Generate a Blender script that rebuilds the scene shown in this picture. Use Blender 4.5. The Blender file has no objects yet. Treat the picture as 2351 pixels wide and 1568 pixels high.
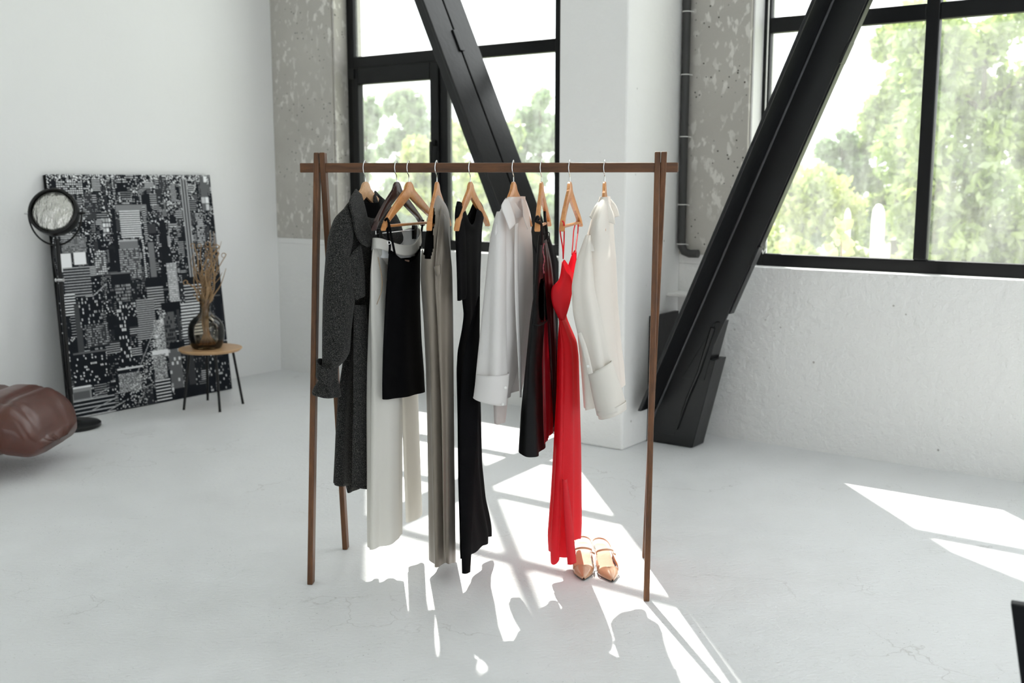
import bpy, bmesh, math, random
import numpy as np
from mathutils import Vector, Matrix

# ------------------------------------------------------------------ camera, light, exposure
SC = bpy.context.scene
COL = SC.collection
F = 2450.0                      # focal length in pixels of the 2351 wide frame
PITCH = math.atan(370.0 / F)
SP, CP = math.sin(PITCH), math.cos(PITCH)
H = 1.5                         # camera height
cam_d = bpy.data.cameras.new('camera')
cam_d.sensor_width = 36.0
cam_d.lens = F / 2351.0 * 36.0
cam_d.dof.use_dof = True
cam_d.dof.focus_distance = 3.95
cam_d.dof.aperture_fstop = 2.8
cam_d.clip_end = 300
cam = bpy.data.objects.new('camera', cam_d)
cam.location = (0, 0, H)
cam.rotation_euler = (math.pi / 2 - PITCH, 0, 0)
COL.objects.link(cam)
SC.camera = cam

world = bpy.data.worlds.new('hazy_sky')
SC.world = world
world.use_nodes = True
bg = world.node_tree.nodes['Background']
bg.inputs[0].default_value = (0.96, 0.97, 1.0, 1)
bg.inputs[1].default_value = 2.6

sun_d = bpy.data.lights.new('sun', 'SUN')
sun_d.energy = 11.0
sun_d.angle = 0.0095
sun_d.color = (1.0, 0.955, 0.88)
sun = bpy.data.objects.new('sun', sun_d)
COL.objects.link(sun)
sun.rotation_euler = Vector((0.133, -0.991, -1.342)).to_track_quat('-Z', 'Y').to_euler()

SC.view_settings.view_transform = 'Standard'
SC.view_settings.look = 'None'
SC.view_settings.gamma = 1.0
SC.view_settings.use_curve_mapping = False
SC.view_settings.exposure = 0.08
SC.cycles.max_bounces = 14
SC.cycles.diffuse_bounces = 8
SC.cycles.transparent_max_bounces = 16
SC.cycles.sample_clamp_indirect = 6.0

# ------------------------------------------------------------------ pixel -> place helpers
ORI = np.array([0, 0, H])
def ray(px, py):
    x = (px - 1175.5) / F; v = (py - 784) / F
    return np.array([x, CP - v * SP, -(SP + v * CP)])
def on_floor(px, py):
    r = ray(px, py); return ORI + r * (H / -r[2])
def at(px, py, Y):
    r = ray(px, py); return ORI + r * (Y / r[1])
def project(p):
    d = np.asarray(p) - ORI
    zc = d[1] * CP - d[2] * SP
    yc = -(d[1] * SP + d[2] * CP)
    return 1175.5 + F * d[0] / zc, 784 + F * yc / zc
ANG = math.radians(36.3)
U = np.array([math.cos(ANG), -math.sin(ANG), 0.0])      # along the window wall, to the right
N = np.array([-math.sin(ANG), -math.cos(ANG), 0.0])     # from the window wall into the room
Q = on_floor(1606, 994.5)
UP = np.array([0, 0, 1.0])
def W(u, d, z):
    return Q + U * u + N * d + UP * z
UC = -3.69                                              # u of the left wall

# ------------------------------------------------------------------ mesh helpers
class MB:
    def __init__(self):
        self.v = []; self.f = []
    def add(self, verts, faces):
        o = len(self.v)
        self.v.extend([tuple(map(float, p)) for p in verts])
        self.f.extend([tuple(i + o for i in f) for f in faces])
        return self
    def hexa(self, p):          # 8 corners: bottom ring 0-3, top ring 4-7
        return self.add(p, [(0, 3, 2, 1), (4, 5, 6, 7), (0, 1, 5, 4), (1, 2, 6, 5), (2, 3, 7, 6), (3, 0, 4, 7)])
    def box(self, x0, x1, y0, y1, z0, z1):
        return self.hexa([(x0, y0, z0), (x1, y0, z0), (x1, y1, z0), (x0, y1, z0), (x0, y0, z1), (x1, y0, z1), (x1, y1, z1), (x0, y1, z1)])
    def wbox(self, u0, u1, d0, d1, z0, z1):     # box in window-wall coordinates
        return self.hexa([W(u0, d1, z0), W(u1, d1, z0), W(u1, d0, z0), W(u0, d0, z0), W(u0, d1, z1), W(u1, d1, z1), W(u1, d0, z1), W(u0, d0, z1)])
    def rings(self, R, closed=True, cap0=False, cap1=False):
        n = len(R[0]); o = len(self.v)
        for r in R: self.v.extend([tuple(map(float, p)) for p in r])
        for i in range(len(R) - 1):
            for j in range(n if closed else n - 1):
                k = (j + 1) % n
                self.f.append((o + i * n + j, o + i * n + k, o + (i + 1) * n + k, o + (i + 1) * n + j))
        if cap0: self.f.append(tuple(o + j for j in range(n))[::-1])
        if cap1: self.f.append(tuple(o + (len(R) - 1) * n + j for j in range(n)))
        return self
    def tube(self, pts, rad, n=10, caps=True):
        pts = [np.array(p, float) for p in pts]
        m = len(pts)
        rad = [rad] * m if np.isscalar(rad) else rad
        R = []; prev = None
        for i in range(m):
            t = pts[min(i + 1, m - 1)] - pts[max(i - 1, 0)]
            t = t / (np.linalg.norm(t) + 1e-12)
            if prev is None:
                a = np.cross(t, UP if abs(t[2]) < .9 else np.array([1., 0, 0]))
            else:
                a = prev - t * (prev @ t)
            a = a / (np.linalg.norm(a) + 1e-12); prev = a
            b = np.cross(t, a)
            R.append([pts[i] + rad[i] * (math.cos(2 * math.pi * j / n) * a + math.sin(2 * math.pi * j / n) * b) for j in range(n)])
        return self.rings(R, True, caps, caps)
    def lathe(self, prof, c=(0, 0, 0), n=32, axis=None):
        c = np.array(c, float)
        z = np.array([0, 0, 1.]) if axis is None else np.array(axis, float) / np.linalg.norm(axis)
        a = np.cross(z, [0, 1., 0]) if abs(z[1]) < .9 else np.cross(z, [1., 0, 0])
        a /= np.linalg.norm(a); b = np.cross(z, a)
        R = [[c + z * h + r * (math.cos(2 * math.pi * j / n) * a + math.sin(2 * math.pi * j / n) * b) for j in range(n)] for r, h in prof]
        return self.rings(R, True, prof[0][0] > 1e-4, prof[-1][0] > 1e-4)

def spline(pts, n):
    P = [np.array(p, float) for p in pts]
    P = [2 * P[0] - P[1]] + P + [2 * P[-1] - P[-2]]
    out = []
    segs = len(P) - 3
    for i in range(n):
        s = i / (n - 1) * segs; k = min(int(s), segs - 1); t = s - k
        a, b, c, d = P[k:k + 4]
        out.append(.5 * ((2 * b) + (c - a) * t + (2 * a - 5 * b + 4 * c - d) * t * t + (3 * b - a - 3 * c + d) * t ** 3))
    return out

def obj(name, mb, mat, parent=None, smooth=False, bevel=0, solid=0, base=None, kind=None):
    loc = np.zeros(3)
    if parent is not None: loc = np.array(parent['_w'])
    elif base is not None: loc = np.array(base, float)
    me = bpy.data.meshes.new(name)
    V = np.array(mb.v) - loc
    me.from_pydata([tuple(p) for p in V], [], mb.f)
    me.update()
    bm = bmesh.new(); bm.from_mesh(me)
    bmesh.ops.recalc_face_normals(bm, faces=bm.faces)
    bm.to_mesh(me); bm.free()
    if smooth:
        for p in me.polygons: p.use_smooth = True
        if smooth != 2:
            try: me.set_sharp_from_angle(angle=math.radians(42))
            except Exception: pass
    me.materials.append(mat)
    o = bpy.data.objects.new(name, me)
    COL.objects.link(o)
    if parent is not None:
        o.parent = parent
    else:
        o.location = loc
    o['_w'] = [float(x) for x in loc]
    if solid:
        m = o.modifiers.new('thickness', 'SOLIDIFY'); m.thickness = solid; m.offset = 0
    if bevel:
        m = o.modifiers.new('bevel', 'BEVEL'); m.width = bevel; m.segments = 2; m.limit_method = 'ANGLE'; m.angle_limit = math.radians(40)
    if kind: o['kind'] = kind
    return o
def thing(name, label, cat, base=(0, 0, 0), group=None):
    e = bpy.data.objects.new(name, None)
    e.empty_display_size = .1
    e.location = tuple(map(float, base))
    COL.objects.link(e)
    e['_w'] = [float(x) for x in base]
    return tag(e, label, cat, group)
def tag(o, label, cat, group=None):
    o['label'] = label; o['category'] = cat
    if group: o['group'] = group
    return o

# ------------------------------------------------------------------ materials
def nodes(name):
    m = bpy.data.materials.new(name); m.use_nodes = True
    nt = m.node_tree
    return m, nt, nt.nodes['Principled BSDF']
def nd(nt, t, **kw):
    n = nt.nodes.new(t)
    for k, v in kw.items():
        if k.startswith('_'): setattr(n, k[1:], v)
        else: n.inputs[k.replace('__', ' ')].default_value = v
    return n
def ramp(nt, fac, stops):
    r = nt.nodes.new('ShaderNodeValToRGB')
    el = r.color_ramp.elements
    while len(el) < len(stops): el.new(.5)
    for e, (p, c) in zip(el, stops):
        e.position = p; e.color = c if len(c) == 4 else (*c, 1)
    nt.links.new(fac, r.inputs[0])
    return r
def coords(nt, scale=(1, 1, 1), rot=(0, 0, 0)):
    tc = nt.nodes.new('ShaderNodeTexCoord'); mp = nt.nodes.new('ShaderNodeMapping')
    mp.inputs['Scale'].default_value = scale; mp.inputs['Rotation'].default_value = rot
    nt.links.new(tc.outputs['Object'], mp.inputs[0])
    return mp.outputs[0]
def noise(nt, vec, scale, detail=4, rough=.55):
    n = nd(nt, 'ShaderNodeTexNoise', Scale=scale, Detail=detail, Roughness=rough)
    nt.links.new(vec, n.inputs['Vector']); return n.outputs['Fac']
def mix(nt, fac, a, b, mode='MIX'):
    m = nt.nodes.new('ShaderNodeMixRGB'); m.blend_type = mode
    for i, v in ((0, fac), (1, a), (2, b)):
        if hasattr(v, 'node') or hasattr(v, 'links'): nt.links.new(v, m.inputs[i])
        elif i == 0: m.inputs[0].default_value = v
        else: m.inputs[i].default_value = v if len(v) == 4 else (*v, 1)
    return m.outputs[0]
def bump(nt, bsdf, h, strength=.3, dist=.01):
    b = nd(nt, 'ShaderNodeBump', Strength=strength, Distance=dist)
    nt.links.new(h, b.inputs['Height']); nt.links.new(b.outputs[0], bsdf.inputs['Normal'])
    return b
def simple(name, col, rough=.5, metal=0, var=.12, vscale=8, bmp=.15, bscale=60, coat=0, sheen=0, trans=0, tcol=None, spec=None):
    m, nt, b = nodes(name)
    vec = coords(nt)
    c2 = tuple(max(0, x * (1 - var)) for x in col)
    cc = mix(nt, noise(nt, vec, vscale), c2, tuple(min(1, x * (1 + var * .6)) for x in col))
    nt.links.new(cc, b.inputs['Base Color'])
    b.inputs['Roughness'].default_value = rough; b.inputs['Metallic'].default_value = metal
    if spec is not None: b.inputs['Specular IOR Level'].default_value = spec
    if coat: b.inputs['Coat Weight'].default_value = coat; b.inputs['Coat Roughness'].default_value = .15
    if sheen: b.inputs['Sheen Weight'].default_value = sheen
    if bmp: bump(nt, b, noise(nt, vec, bscale, 5), bmp, .004)
    if trans:
        tr = nt.nodes.new('ShaderNodeBsdfTranslucent')
        tr.inputs['Color'].default_value = (*(tcol or col), 1)
        mx = nt.nodes.new('ShaderNodeMixShader'); mx.inputs[0].default_value = trans
        out = nt.nodes['Material Output']
        nt.links.new(b.outputs[0], mx.inputs[1]); nt.links.new(tr.outputs[0], mx.inputs[2])
        nt.links.new(mx.outputs[0], out.inputs[0])
    return m
def m_floor():
    m, nt, b = nodes('painted_concrete_floor')
    v = coords(nt)
    big = noise(nt, v, .7, 5); mid = noise(nt, v, 5, 6)
    c = mix(nt, big, (.71, .72, .74), (.82, .825, .838))
    c = mix(nt, ramp(nt, mid, [(.35, (0, 0, 0)), (.75, (1, 1, 1))]).outputs[0], c, (.80, .81, .83))
    # chipped specks and fine cracks of the paint
    sp = noise(nt, coords(nt, (1, 1.8, 1)), 75, 2, .6)
    pa = noise(nt, v, 1.6, 2)
    spm = ramp(nt, sp, [(.69, (0, 0, 0)), (.72, (1, 1, 1))]).outputs[0]
    pam = ramp(nt, pa, [(.45, (0, 0, 0)), (.60, (1, 1, 1))]).outputs[0]
    mask = mix(nt, 1.0, spm, pam, 'MULTIPLY')
    c = mix(nt, mask, c, (.22, .22, .22))
    vo = nd(nt, 'ShaderNodeTexVoronoi', Scale=1.1, _feature='DISTANCE_TO_EDGE')
    wv = nt.nodes.new('ShaderNodeVectorMath'); wv.operation = 'ADD'
    ns = nd(nt, 'ShaderNodeTexNoise', Scale=3.0, Detail=5.0); nt.links.new(v, ns.inputs['Vector'])
    nt.links.new(v, wv.inputs[0]); nt.links.new(ns.outputs['Color'], wv.inputs[1]); nt.links.new(wv.outputs[0], vo.inputs['Vector'])
    cr = ramp(nt, vo.outputs['Distance'], [(0, (1, 1, 1)), (.006, (0, 0, 0))]).outputs[0]
    gate = ramp(nt, noise(nt, v, 1.1, 3), [(.5, (0, 0, 0)), (.6, (1, 1, 1))]).outputs[0]
    c = mix(nt, mix(nt, 1.0, mix(nt, 1.0, cr, gate, 'MULTIPLY'), (.6, .6, .6), 'MULTIPLY'), c, (.45, .44, .43))
    for rz, lo in ((.6, .70), (-.9, .715)):          # faint scratches
        sc_ = noise(nt, coords(nt, (1.5, 34, 1), (0, 0, rz)), 5, 2, .5)
        sg = ramp(nt, sc_, [(lo, (0, 0, 0)), (lo + .03, (.45, .45, .45))]).outputs[0]
        c = mix(nt, mix(nt, 1.0, sg, pam, 'MULTIPLY'), c, (.42, .42, .41))
    nt.links.new(c, b.inputs['Base Color'])
    rr = ramp(nt, mid, [(.3, (.28, .28, .28)), (.7, (.46, .46, .46))]).outputs[0]
    nt.links.new(rr, b.inputs['Roughness'])
    hh = mix(nt, .5, noise(nt, v, 7, 8, .65), noise(nt, coords(nt, (1, 1.5, 1)), 48, 5, .6))
    bump(nt, b, hh, .55, .016)
    return m
def m_plaster(name, col, strength=.35, dirt=False):
    m, nt, b = nodes(name)
    v = coords(nt)
    c = mix(nt, noise(nt, v, 1.3, 4), tuple(x * .965 for x in col), col)
    pits = nd(nt, 'ShaderNodeTexVoronoi', Scale=11.0); nt.links.new(v, pits.inputs['Vector'])
    gate = ramp(nt, noise(nt, v, 2.3, 2), [(.5, (0, 0, 0)), (.58, (1, 1, 1))]).outputs[0]
    pm = ramp(nt, pits.outputs['Distance'], [(.05, (1, 1, 1)), (.085, (0, 0, 0))]).outputs[0]
    if dirt:
        c = mix(nt, mix(nt, 1.0, pm, gate, 'MULTIPLY'), c, (.42, .41, .39))
    nt.links.new(c, b.inputs['Base Color']); b.inputs['Roughness'].default_value = .72
    h = mix(nt, .5, noise(nt, coords(nt, (1, 1, 1.4)), 6, 6, .6), noise(nt, v, 26, 5))
    bump(nt, b, h, strength, .03)
    return m
def m_concrete():
    m, nt, b = nodes('bare_concrete')
    v = coords(nt)
    c = mix(nt, noise(nt, v, 2.2, 6), (.41, .39, .36), (.58, .56, .52))
    # rows of white paint flecks left by old tiles
    fl = noise(nt, coords(nt, (1, 1, .6)), 22, 2, .5)
    fm = ramp(nt, fl, [(.56, (0, 0, 0)), (.63, (1, 1, 1))]).outputs[0]
    g = ramp(nt, noise(nt, v, 2.7, 3), [(.38, (0, 0, 0)), (.6, (1, 1, 1))]).outputs[0]
    c = mix(nt, mix(nt, 1.0, fm, g, 'MULTIPLY'), c, (.74, .72, .68))
    # small dark air holes
    vo = nd(nt, 'ShaderNodeTexVoronoi', Scale=26.0); nt.links.new(v, vo.inputs['Vector'])
    hm = ramp(nt, vo.outputs['Distance'], [(.10, (1, 1, 1)), (.17, (0, 0, 0))]).outputs[0]
    hg = ramp(nt, noise(nt, v, 3.4, 2), [(.48, (0, 0, 0)), (.56, (1, 1, 1))]).outputs[0]
    hole = mix(nt, 1.0, hm, hg, 'MULTIPLY')
    c = mix(nt, hole, c, (.09, .08, .07))
    nt.links.new(c, b.inputs['Base Color']); b.inputs['Roughness'].default_value = .85
    hh = mix(nt, 1.0, noise(nt, v, 20, 6), hole, 'SUBTRACT')
    bump(nt, b, hh, .4, .012)
    return m
def m_wood(name, c1, c2, scale=30, along='z', rough=.42):
    m, nt, b = nodes(name)
    sc = {'z': (1, 1, .06), 'x': (.06, 1, 1), 'y': (1, .06, 1), 'none': (1, 1, 1)}[along]
    v = coords(nt, sc)
    g = noise(nt, v, scale * 4, 8, .65)
    c = ramp(nt, g, [(.3, c1), (.7, c2)]).outputs[0]
    fine = noise(nt, v, scale * 14, 3)
    c = mix(nt, ramp(nt, fine, [(.55, (0, 0, 0)), (.75, (.5, .5, .5))]).outputs[0], c, tuple(x * .55 for x in c1))
    nt.links.new(c, b.inputs['Base Color']); b.inputs['Roughness'].default_value = rough
    bump(nt, b, fine, .12, .003)
    return m
def m_wool():
    m, nt, b = nodes('grey_tweed_wool')
    v = coords(nt)
    n1 = noise(nt, v, 420, 2, .7)
    c = ramp(nt, n1, [(.36, (.004, .004, .0045)), (.54, (.026, .026, .026)), (.70, (.17, .165, .155))]).outputs[0]
    nt.links.new(c, b.inputs['Base Color']); b.inputs['Roughness'].default_value = .95
    b.inputs['Sheen Weight'].default_value = .08; b.inputs['Specular IOR Level'].default_value = .05
    bump(nt, b, n1, .5, .003)
    return m
def m_glass_thin():
    m, nt, b = nodes('window_glass')
    nt.nodes.remove(b)
    out = nt.nodes['Material Output']
    t = nt.nodes.new('ShaderNodeBsdfTransparent'); t.inputs[0].default_value = (.97, .985, .98, 1)
    g = nt.nodes.new('ShaderNodeBsdfGlossy'); g.inputs['Roughness'].default_value = .02
    lw_ = nt.nodes.new('ShaderNodeLayerWeight'); lw_.inputs[0].default_value = .5
    fr = ramp(nt, lw_.outputs['Facing'], [(.0, (.025, .025, .025)), (.6, (.05, .05, .05)), (.85, (.2, .2, .2)), (1, (.8, .8, .8))])
    # dusty film on the glass
    v = coords(nt)
    d = nt.nodes.new('ShaderNodeBsdfTranslucent'); d.inputs[0].default_value = (.9, .92, .92, 1)
    dm = ramp(nt, noise(nt, coords(nt, (1, 1, .25)), 9, 6, .7), [(.35, (.05, .05, .05)), (.8, (.15, .15, .15))])
    m1 = nt.nodes.new('ShaderNodeMixShader'); m2 = nt.nodes.new('ShaderNodeMixShader')
    nt.links.new(fr.outputs[0], m1.inputs[0]); nt.links.new(t.outputs[0], m1.inputs[1]); nt.links.new(g.outputs[0], m1.inputs[2])
    nt.links.new(dm.outputs[0], m2.inputs[0]); nt.links.new(m1.outputs[0], m2.inputs[1]); nt.links.new(d.outputs[0], m2.inputs[2])
    nt.links.new(m2.outputs[0], out.inputs[0])
    return m
def m_vase():
    m, nt, b = nodes('smoky_vase_glass')
    nt.nodes.remove(b)
    out = nt.nodes['Material Output']
    v = coords(nt)
    t = nt.nodes.new('ShaderNodeBsdfTransparent')
    sep = nt.nodes.new('ShaderNodeSeparateXYZ'); nt.links.new(v, sep.inputs[0])
    r = ramp(nt, sep.outputs[2], [(.0, (.34, .23, .13)), (.06, (.45, .34, .22)), (.085, (.84, .80, .72)), (.3, (.80, .76, .68))])
    nt.links.new(r.outputs[0], t.inputs[0])
    g = nt.nodes.new('ShaderNodeBsdfGlossy'); g.inputs['Roughness'].default_value = .05
    lw = nt.nodes.new('ShaderNodeLayerWeight'); lw.inputs[0].default_value = .35
    mx = nt.nodes.new('ShaderNodeMixShader')
    nt.links.new(lw.outputs['Fresnel'], mx.inputs[0]); nt.links.new(t.outputs[0], mx.inputs[1]); nt.links.new(g.outputs[0], mx.inputs[2])
    nt.links.new(mx.outputs[0], out.inputs[0])
    return m
def m_leaf(name, c1, c2):
    m, nt, b = nodes(name)
    nt.nodes.remove(b)
    out = nt.nodes['Material Output']
    v = coords(nt)
    c = ramp(nt, noise(nt, v, 1.6, 4), [(.35, c1), (.65, c2)]).outputs[0]
    d = nt.nodes.new('ShaderNodeBsdfDiffuse'); t = nt.nodes.new('ShaderNodeBsdfTranslucent')
    g = nt.nodes.new('ShaderNodeBsdfGlossy'); g.inputs['Roughness'].default_value = .35
    nt.links.new(c, d.inputs[0]); nt.links.new(c, t.inputs[0])
    m1 = nt.nodes.new('ShaderNodeMixShader'); m1.inputs[0].default_value = .5
    m2 = nt.nodes.new('ShaderNodeMixShader'); m2.inputs[0].default_value = .12
    nt.links.new(d.outputs[0], m1.inputs[1]); nt.links.new(t.outputs[0], m1.inputs[2])
    nt.links.new(m1.outputs[0], m2.inputs[1]); nt.links.new(g.outputs[0], m2.inputs[2])
    nt.links.new(m2.outputs[0], out.inputs[0])
    return m
def m_print():
    m, nt, b = nodes('city_print')
    a = nt.nodes.new('ShaderNodeAttribute'); a.attribute_name = 'print'
    nt.links.new(a.outputs['Color'], b.inputs['Base Color']); b.inputs['Roughness'].default_value = .5
    b.inputs['Specular IOR Level'].default_value = .1
    return m
M = dict(
    floor=m_floor(), wall=m_plaster('white_wall_plaster', (.86, .865, .87), .10), rough=m_plaster('rough_white_plaster', (.83, .83, .825), .55, True),
    colm=m_plaster('white_column_paint', (.83, .83, .825), .3, True), concrete=m_concrete(),
    frame=simple('black_window_metal', (.004, .0045, .0055), .45, 0, .3, 6, .05, spec=.3),
    steel=simple('black_painted_steel', (.005, .0055, .007), .34, 0, .5, 3, .25, 25, spec=.45),
    steel_glint=simple('fillet_glint_steel', (.07, .072, .078), .3, .3, .5, 20, .3, 60),  # lighter grey paints in the highlight line along the brace's weld fillet
    glass=m_glass_thin(), pipe=simple('grey_pipe', (.045, .045, .045), .5, 0, .4, 5, .2),
    white_pl=simple('white_plastic', (.8, .8, .78), .4), chrome=simple('chrome_wire', (.75, .75, .76), .18, 1, .05, 8, 0),
    walnut=m_wood('walnut_stained_wood', (.060, .021, .006), (.18, .070, .022), 12),
    walnut_x=m_wood('walnut_rail_wood', (.055, .020, .006), (.155, .060, .019), 12, 'x'),
    beech=m_wood('varnished_beech', (.50, .19, .055), (.68, .33, .12), 6, 'none', .28),
    pale=m_wood('pale_beech', (.55, .30, .15), (.70, .44, .25), 6, 'none', .35),
    darkw=m_wood('dark_mahogany', (.018, .006, .006), (.05, .018, .016), 8, 'none', .25),
    wool=m_wool(), black_in=simple('black_cloth', (.003, .003, .0035), .8, spec=.05),
    cream=simple('cream_crepe', (.74, .725, .69), .8, 0, .06, 5, .15, 200, trans=.22, tcol=(.8, .78, .72)),
    white_in=simple('white_waist_lining', (.74, .75, .77), .7, 0, .1, 20, .3, 90),
    blackf=simple('black_velvet', (.0022, .0022, .0028), .85, 0, .3, 8, .2, 200, spec=.08),
    blackk=simple('black_rib_knit', (.0035, .0036, .0045), .9, 0, .3, 8, .4, 260, spec=.1),
    taupe=simple('taupe_satin', (.23, .195, .16), .42, 0, .12, 5, .06, 120, sheen=.2),
    shirt=simple('white_cotton', (.83, .82, .82), .7, 0, .04, 6, .1, 160, trans=.30, tcol=(.9, .86, .85)),
    shirt2=simple('ivory_cotton', (.82, .80, .765), .75, 0, .04, 6, .1, 160, trans=.30, tcol=(.9, .86, .8)),
    leather=simple('black_faux_leather', (.0035, .0035, .0042), .5, 0, .2, 6, .0, 140, spec=.16),
    maroon=simple('maroon_satin', (.03, .002, .004), .4, 0, .3, 10, 0, spec=.25),
    wine=simple('wine_red_satin', (.33, .006, .016), .35, 0, .2, 8, .05, trans=.25, tcol=(.5, .01, .02)),
    red=simple('red_crepe', (.70, .004, .018), .55, 0, .08, 6, .06, 150, trans=.34, tcol=(.95, .02, .04)),
    pink=simple('pink_trim', (.45, .12, .16), .4),
    nude=simple('nude_patent', (.62, .36, .22), .16, 0, .06, 12, 0, coat=.7), insole=simple('coral_insole', (.78, .33, .2), .5),
    sole=simple('dark_sole', (.03, .025, .02), .6),
    brown=simple('brown_tufted_leather', (.090, .022, .012), .34, 0, .4, 6, .35, 22, coat=.2),
    lampb=simple('black_lamp_enamel', (.004, .0045, .005), .34, spec=.35), lens=None,
    oak=m_wood('oak_tabletop', (.46, .27, .13), (.60, .38, .20), 5, 'x', .4),
    vase=m_vase(), twig=simple('dried_twig', (.36, .23, .12), .8, 0, .5, 30, .3), bark=simple('tree_bark', (.09, .07, .05), .9, 0, .4, 6, .5, 20),
    ground=simple('outdoor_ground', (.30, .34, .20), .95, 0, .4, 1, .5, 6),
    leafA=m_leaf('light_green_leaf', (.22, .33, .10), (.52, .62, .22)), leafB=m_leaf('mid_green_leaf', (.15, .25, .12), (.34, .46, .24)),
    leafC=m_leaf('yellow_green_leaf', (.32, .42, .10), (.58, .62, .20)),
    prnt=m_print(), blackc=simple('canvas_edge_black', (.008, .008, .009), .8, spec=.1), bstand=simple('black_stand', (.003, .004, .006), .5, spec=.2),
    bulb=None, label=simple('tan_label', (.42, .27, .2), .6),
)
def m_lens():
    m, nt, b = nodes('faceted_lamp_lens')
    v = coords(nt)
    b.inputs['Base Color'].default_value = (.62, .61, .58, 1); b.inputs['Metallic'].default_value = .75
    b.inputs['Roughness'].default_value = .22
    bump(nt, b, noise(nt, coords(nt, (1, 1, .3)), 34, 3), .9, .03)
    return m
M['lens'] = m_lens()

# ------------------------------------------------------------------ structure
CEIL = 7.0; UR = 6.6; DF = 9.6
def shell():
    mb = MB().wbox(UC - .3, UR + .3, -.3, DF + .3, -.2, 0)
    f = obj('floor', mb, M['floor'], kind='structure')
    obj('ceiling', MB().wbox(UC - .3, UR + .3, -.3, DF + .3, CEIL, CEIL + .2), M['wall'], kind='structure')
    obj('wall_left', MB().wbox(UC - .3, UC, -.3, DF + .3, 0, CEIL), M['wall'], kind='structure')
    # right wall with three tall window openings, rear wall plain
    r = MB()
    r.wbox(UR, UR + .3, -.3, DF + .3, 0, 1.0); r.wbox(UR, UR + .3, -.3, DF + .3, 5.3, CEIL)
    for a, b2 in ((-.3, .5), (3.0, 3.6), (6.1, 6.7), (9.2, DF + .3)): r.wbox(UR, UR + .3, a, b2, 1.0, 5.3)
    obj('wall_right', r, M['wall'], kind='structure')
    g = MB().wbox(UC - .3, UR + .3, DF, DF + .3, 0, CEIL)
    obj('wall_front', g, M['wall'], kind='structure')
shell()
SILL = 1.012
w = obj('wall_back', MB().wbox(UC - .3, UR + .3, -.3, 0, 0, SILL), M['rough'], kind='structure')
w['_w'] = [0, 0, 0]
# wall pieces above the sill: bare concrete strips beside the windows, lintel over them
def strip(u0, u1, z0=SILL, z1=6.6, d0=-.3, d1=0.0, mat='concrete', name='concrete_strip'):
    return obj(name, MB().wbox(u0, u1, d0, d1, z0, z1), M[mat], w, bevel=.006)
strip(UC, -3.04, 1.055); strip(UC, -3.04, SILL, 1.055, mat='rough', name='plaster_strip')
strip(-.98, .248, 1.07, d1=-.0); strip(-.98, .248, SILL, 1.07, mat='rough', name='plaster_strip')
strip(4.02, UR + .3, mat='rough', name='plaster_strip')
strip(UC - .3, UR + .3, 6.6, CEIL, mat='rough', name='lintel')
strip(-3.04, -3.02, 1.055, d1=-.012, name='jamb_lining'); strip(.248, .262, 1.02, d1=-.02, mat='colm', name='jamb_lining')
# windows
def window(idx, us, u_end, sash=False, jw=.07):
    e = bpy.data.objects.new('window_%d' % idx, None); COL.objects.link(e)
    e.location = W(us[0], -.14, SILL); e['_w'] = list(map(float, e.location)); e['kind'] = 'structure'
    d0, d1 = -.19, -.14
    for q in ((us[0], us[0] + jw), (u_end - .07, u_end)): obj('frame_jamb', MB().wbox(q[0], q[1], d0, d1, SILL, 6.6), M['frame'], e, bevel=.006)
    obj('frame_bottom', MB().wbox(us[0] + jw, u_end - .07, d0, d1 + .004, SILL - .004, SILL + .07), M['frame'], e, bevel=.006)
    obj('frame_top', MB().wbox(us[0] + jw, u_end - .07, d0, d1, 6.53, 6.6), M['frame'], e, bevel=.006)
    for um in us[1:]:
        obj('mullion', MB().wbox(um - .034, um + .034, d0, d1 + .006, SILL + .07, 6.53), M['frame'], e, bevel=.006)
    ed = [us[0] + jw] + sum([[um - .034, um + .034] for um in us[1:]], []) + [u_end - .07]
    for k in range(0, len(ed), 2):
        zs = [SILL + .07, 2.317, 2.40, 3.47, 3.58, 4.76, 4.86, 6.53]
        for j in (1, 3, 5):
            obj('transom', MB().wbox(ed[k], ed[k + 1], d0, d1 + .002, zs[j], zs[j + 1]), M['frame'], e, bevel=.006)
        for j in (0, 2, 4, 6):
            a, b2, z0, z1 = ed[k], ed[k + 1], zs[j], zs[j + 1]
            if sash and k == 0 and j == 0:
                for q in ((a, a + .055, z0, z1), (b2 - .075, b2, z0, z1), (a + .055, b2 - .075, z0, z0 + .06), (a + .055, b2 - .075, z1 - .12, z1)):
                    obj('sash_rail', MB().wbox(q[0], q[1], d0 + .01, d1 + .022, q[2], q[3]), M['frame'], e, bevel=.006)
                h = MB().wbox(b2 - .05, b2 - .02, d1 + .022, d1 + .05, 1.74, 1.78); h.wbox(b2 - .046, b2 - .026, d1 + .05, d1 + .07, 1.60, 1.77)
                obj('handle', h, M['frame'], e, bevel=.004)
                hg = MB().wbox(a - .02, a + .03, d1 + .022, d1 + .034, 2.24, 2.31)
                obj('hinge', hg, M['frame'], e, bevel=.003)
            obj('pane', MB().wbox(a, b2, -.170, -.166, z0, z1), M['glass'], e)
    return e
window(1, [-3.02, -2.088, -1.12], -.98, True)
window(2, [.262, 1.182, 2.11, 3.04], 4.02, False, .04)
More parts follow.
